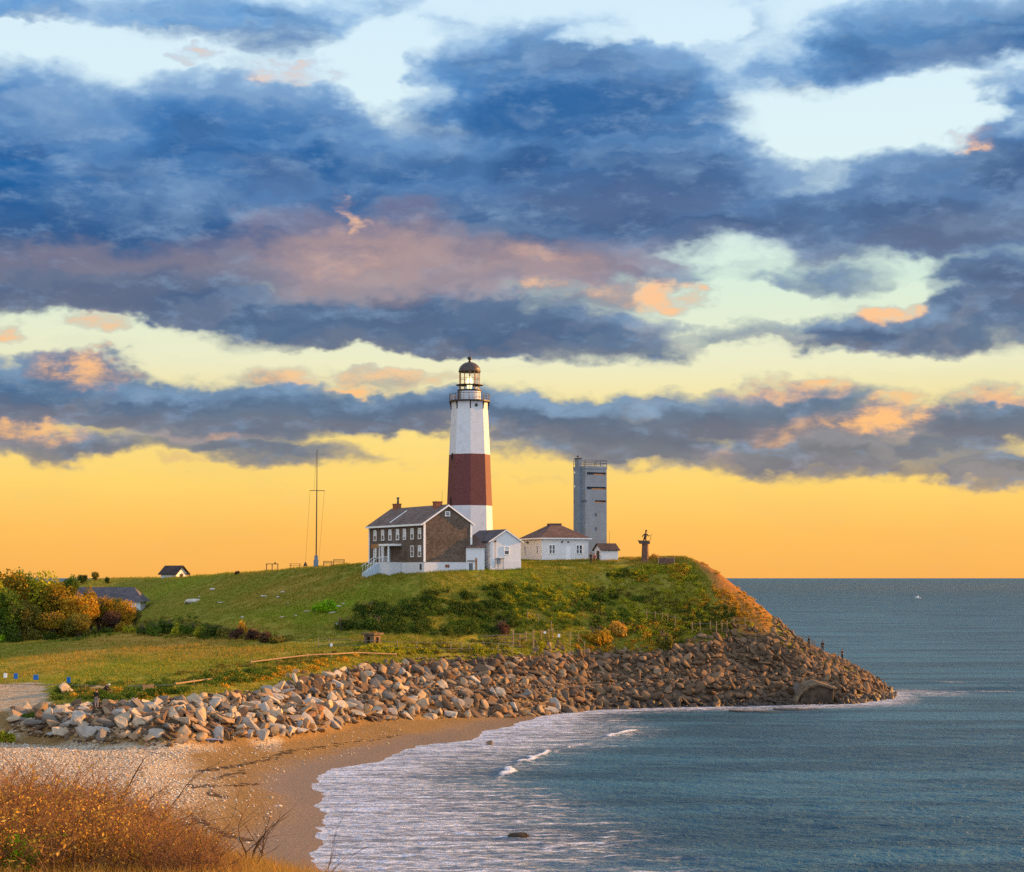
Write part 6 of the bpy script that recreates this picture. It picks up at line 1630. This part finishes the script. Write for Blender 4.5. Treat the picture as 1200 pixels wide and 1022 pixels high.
# tops of the brush reach these rows of the picture from the left edge
TOPX = [-60, 0, 60, 110, 160, 210, 240, 280, 330, 372]; TOPY = [900, 906, 912, 925, 938, 955, 985, 1005, 1012, 1020]
rb = np.random.RandomState(31); placed = []; cnt = {}
for _ in range(5000):
    if len(placed) >= 175: break
    px = rb.uniform(-70, 372); py_top = np.interp(px, TOPX, TOPY); d = rb.uniform(33, 57 if px < 160 else 52)
    x = (px - 600) / F * d; z = float(gz(x, d)); row = 677 + (H - z) * F / d
    hmax = (row - py_top) * d / F
    if hmax < .35: continue
    hgt_ = min(hmax * rb.uniform(.5, 1.06), 2.2)
    if px > 215: hgt_ = min(hgt_, 1.2)
    if any((x - a_)**2 + (d - b_)**2 < (.36 + .1 * c_)**2 for a_, b_, c_ in placed): continue
    placed.append((x, d, hgt_))
    ptop = 677 + (H - z - hgt_) * F / d
    if px < 55 and ptop > 950: kind = rb.choice(['green', 'yellow', 'rust'], p=[.45, .35, .2])
    elif px < 130 and ptop > 960: kind = rb.choice(['yellow', 'gold', 'rust', 'orange'], p=[.25, .2, .25, .3])
    elif px > 175: kind = rb.choice(['bare', 'gold', 'orange'], p=[.55, .15, .3])
    elif ptop < py_top + 14: kind = rb.choice(['bare', 'orange'], p=[.7, .3])
    else: kind = rb.choice(['orange', 'rust', 'bare', 'gold'], p=[.35, .2, .3, .15])
    col_ = {'orange': 'orange brown', 'rust': 'rusty', 'bare': 'nearly bare', 'gold': 'golden', 'green': 'bright green', 'yellow': 'yellow green'}[kind]
    colz = 'at the left picture edge' if px < 15 else 'at far left' if px < 75 else 'left of the dark dead branch' if px < 130 else 'around the dark dead branch' if px < 190 else 'right of the dark dead branch' if px < 250 else 'by the orange sand' if px < 320 else 'nearest the foam line'
    rowz = 'along the top of the brush' if ptop < py_top + 22 else 'halfway down the brush' if ptop < py_top + 60 else 'in the lowest brush'
    brush(f"{col_} bush {colz}, {rowz}", x, d, hgt_ / 1.45, kind, rb.randint(0, 3), 'foreground brush on the near bluff')
# dead branches
def dead(label, px, d, h_, seed, base_row=None, lean=(.2, 0), n=5, r0=.035):
    r_ = np.random.RandomState(seed); x = (px - 600) / F * d; z = float(gz(x, d))
    t = thing('dead_branch', label, 'branch', (x, d, z)); m = M()
    def grow(p, dr_, ln, rad, dep):
        q_ = p
        for k in range(3):
            q2 = q_ + dr_.normalized() * ln / 3; m.tube(q_, q2, rad, rad * .82, 5, False); q_ = q2; rad *= .82
            dr_ = dr_ + Vector(r_.normal(size=3) * .22)
            if dep > 0 and (k > 0 or dep > 1): grow(q_, dr_ + Vector((r_.normal() * .8, r_.normal() * .4, r_.normal() * .25)), ln * .62, rad * .6, dep - 1)
    for _ in range(n): grow(Vector((0, 0, -.3)), Vector((lean[0] + r_.normal() * .35, lean[1] + r_.normal() * .3, 1.0)), h_ * r_.uniform(.75, 1.1), r0, 3)
    m.build('branches', darktwig, t)
dead('thick dark dead branch rising above the orange brush', 140, 44, 2.3, 3, n=2, lean=(-.15, 0), r0=.05)
dead('forked dry sapling standing out against the pale pebbles at left', 50, 50, 2.5, 5, n=1, lean=(.18, 0), r0=.03)
dead('dark twisted branch spreading low at the bottom edge near the orange sand', 285, 42, 1.5, 8, n=3, lean=(.6, 0), r0=.032)
dead('thin twigs reaching over the foam line at the bottom', 352, 40, 1.7, 11, n=2, lean=(.2, 0), r0=.014)
dead('bare branches over the pale pebble patch', 215, 45, 1.7, 14, n=3, lean=(.3, 0), r0=.02)
def gen_near(r_, n):
    px = r_.uniform(-140, 420, n); y_ = r_.uniform(26, 60, n); x_ = (px - 600) / F * y_; return x_, y_
blades('undergrowth', 'dry orange grass under the foreground brush', 45000, gen_near, .42, .009, GD, 5, .4)

# kelp and driftwood lines on the beach
kv = []; mk = simple("dry_kelp", (.09, .05, .025), (.05, .03, .015), 6, .9, .3, .02)
lst = []
for poly, n in (([(232,905),(262,900),(300,893),(345,880)], 120), ([(218,922),(250,921),(300,919)], 60), ([(250,912),(285,905)], 40), ([(245,930),(262,934)], 60), ([(330,882),(400,872),(470,862)], 50), ([(230,960),(262,978),(290,985)], 80)):
    for _ in range(n):
        u = rs.uniform(0, len(poly) - 1.001); i = int(u); f_ = u - i
        px = poly[i][0] * (1 - f_) + poly[i+1][0] * f_ + rs.normal() * 2.5; py = poly[i][1] * (1 - f_) + poly[i+1][1] * f_ + rs.normal() * .9
        x_, d_, z_ = hit(px, py, 100); s = rs.uniform(.08, .28)
        lst.append((0, Matrix.Translation((x_, d_, z_ + .02)) @ Matrix.Rotation(rs.uniform(0, 3), 4, 'Z') @ Matrix.Diagonal((s * 1.5, s, s * .35, 1))))
v, f = merge_instances(lst, [ROCKM[0][1]])
tag(np_mesh('seaweed', v, f, mk), 'dark lines of dried seaweed along the beach', None, None, 'stuff')
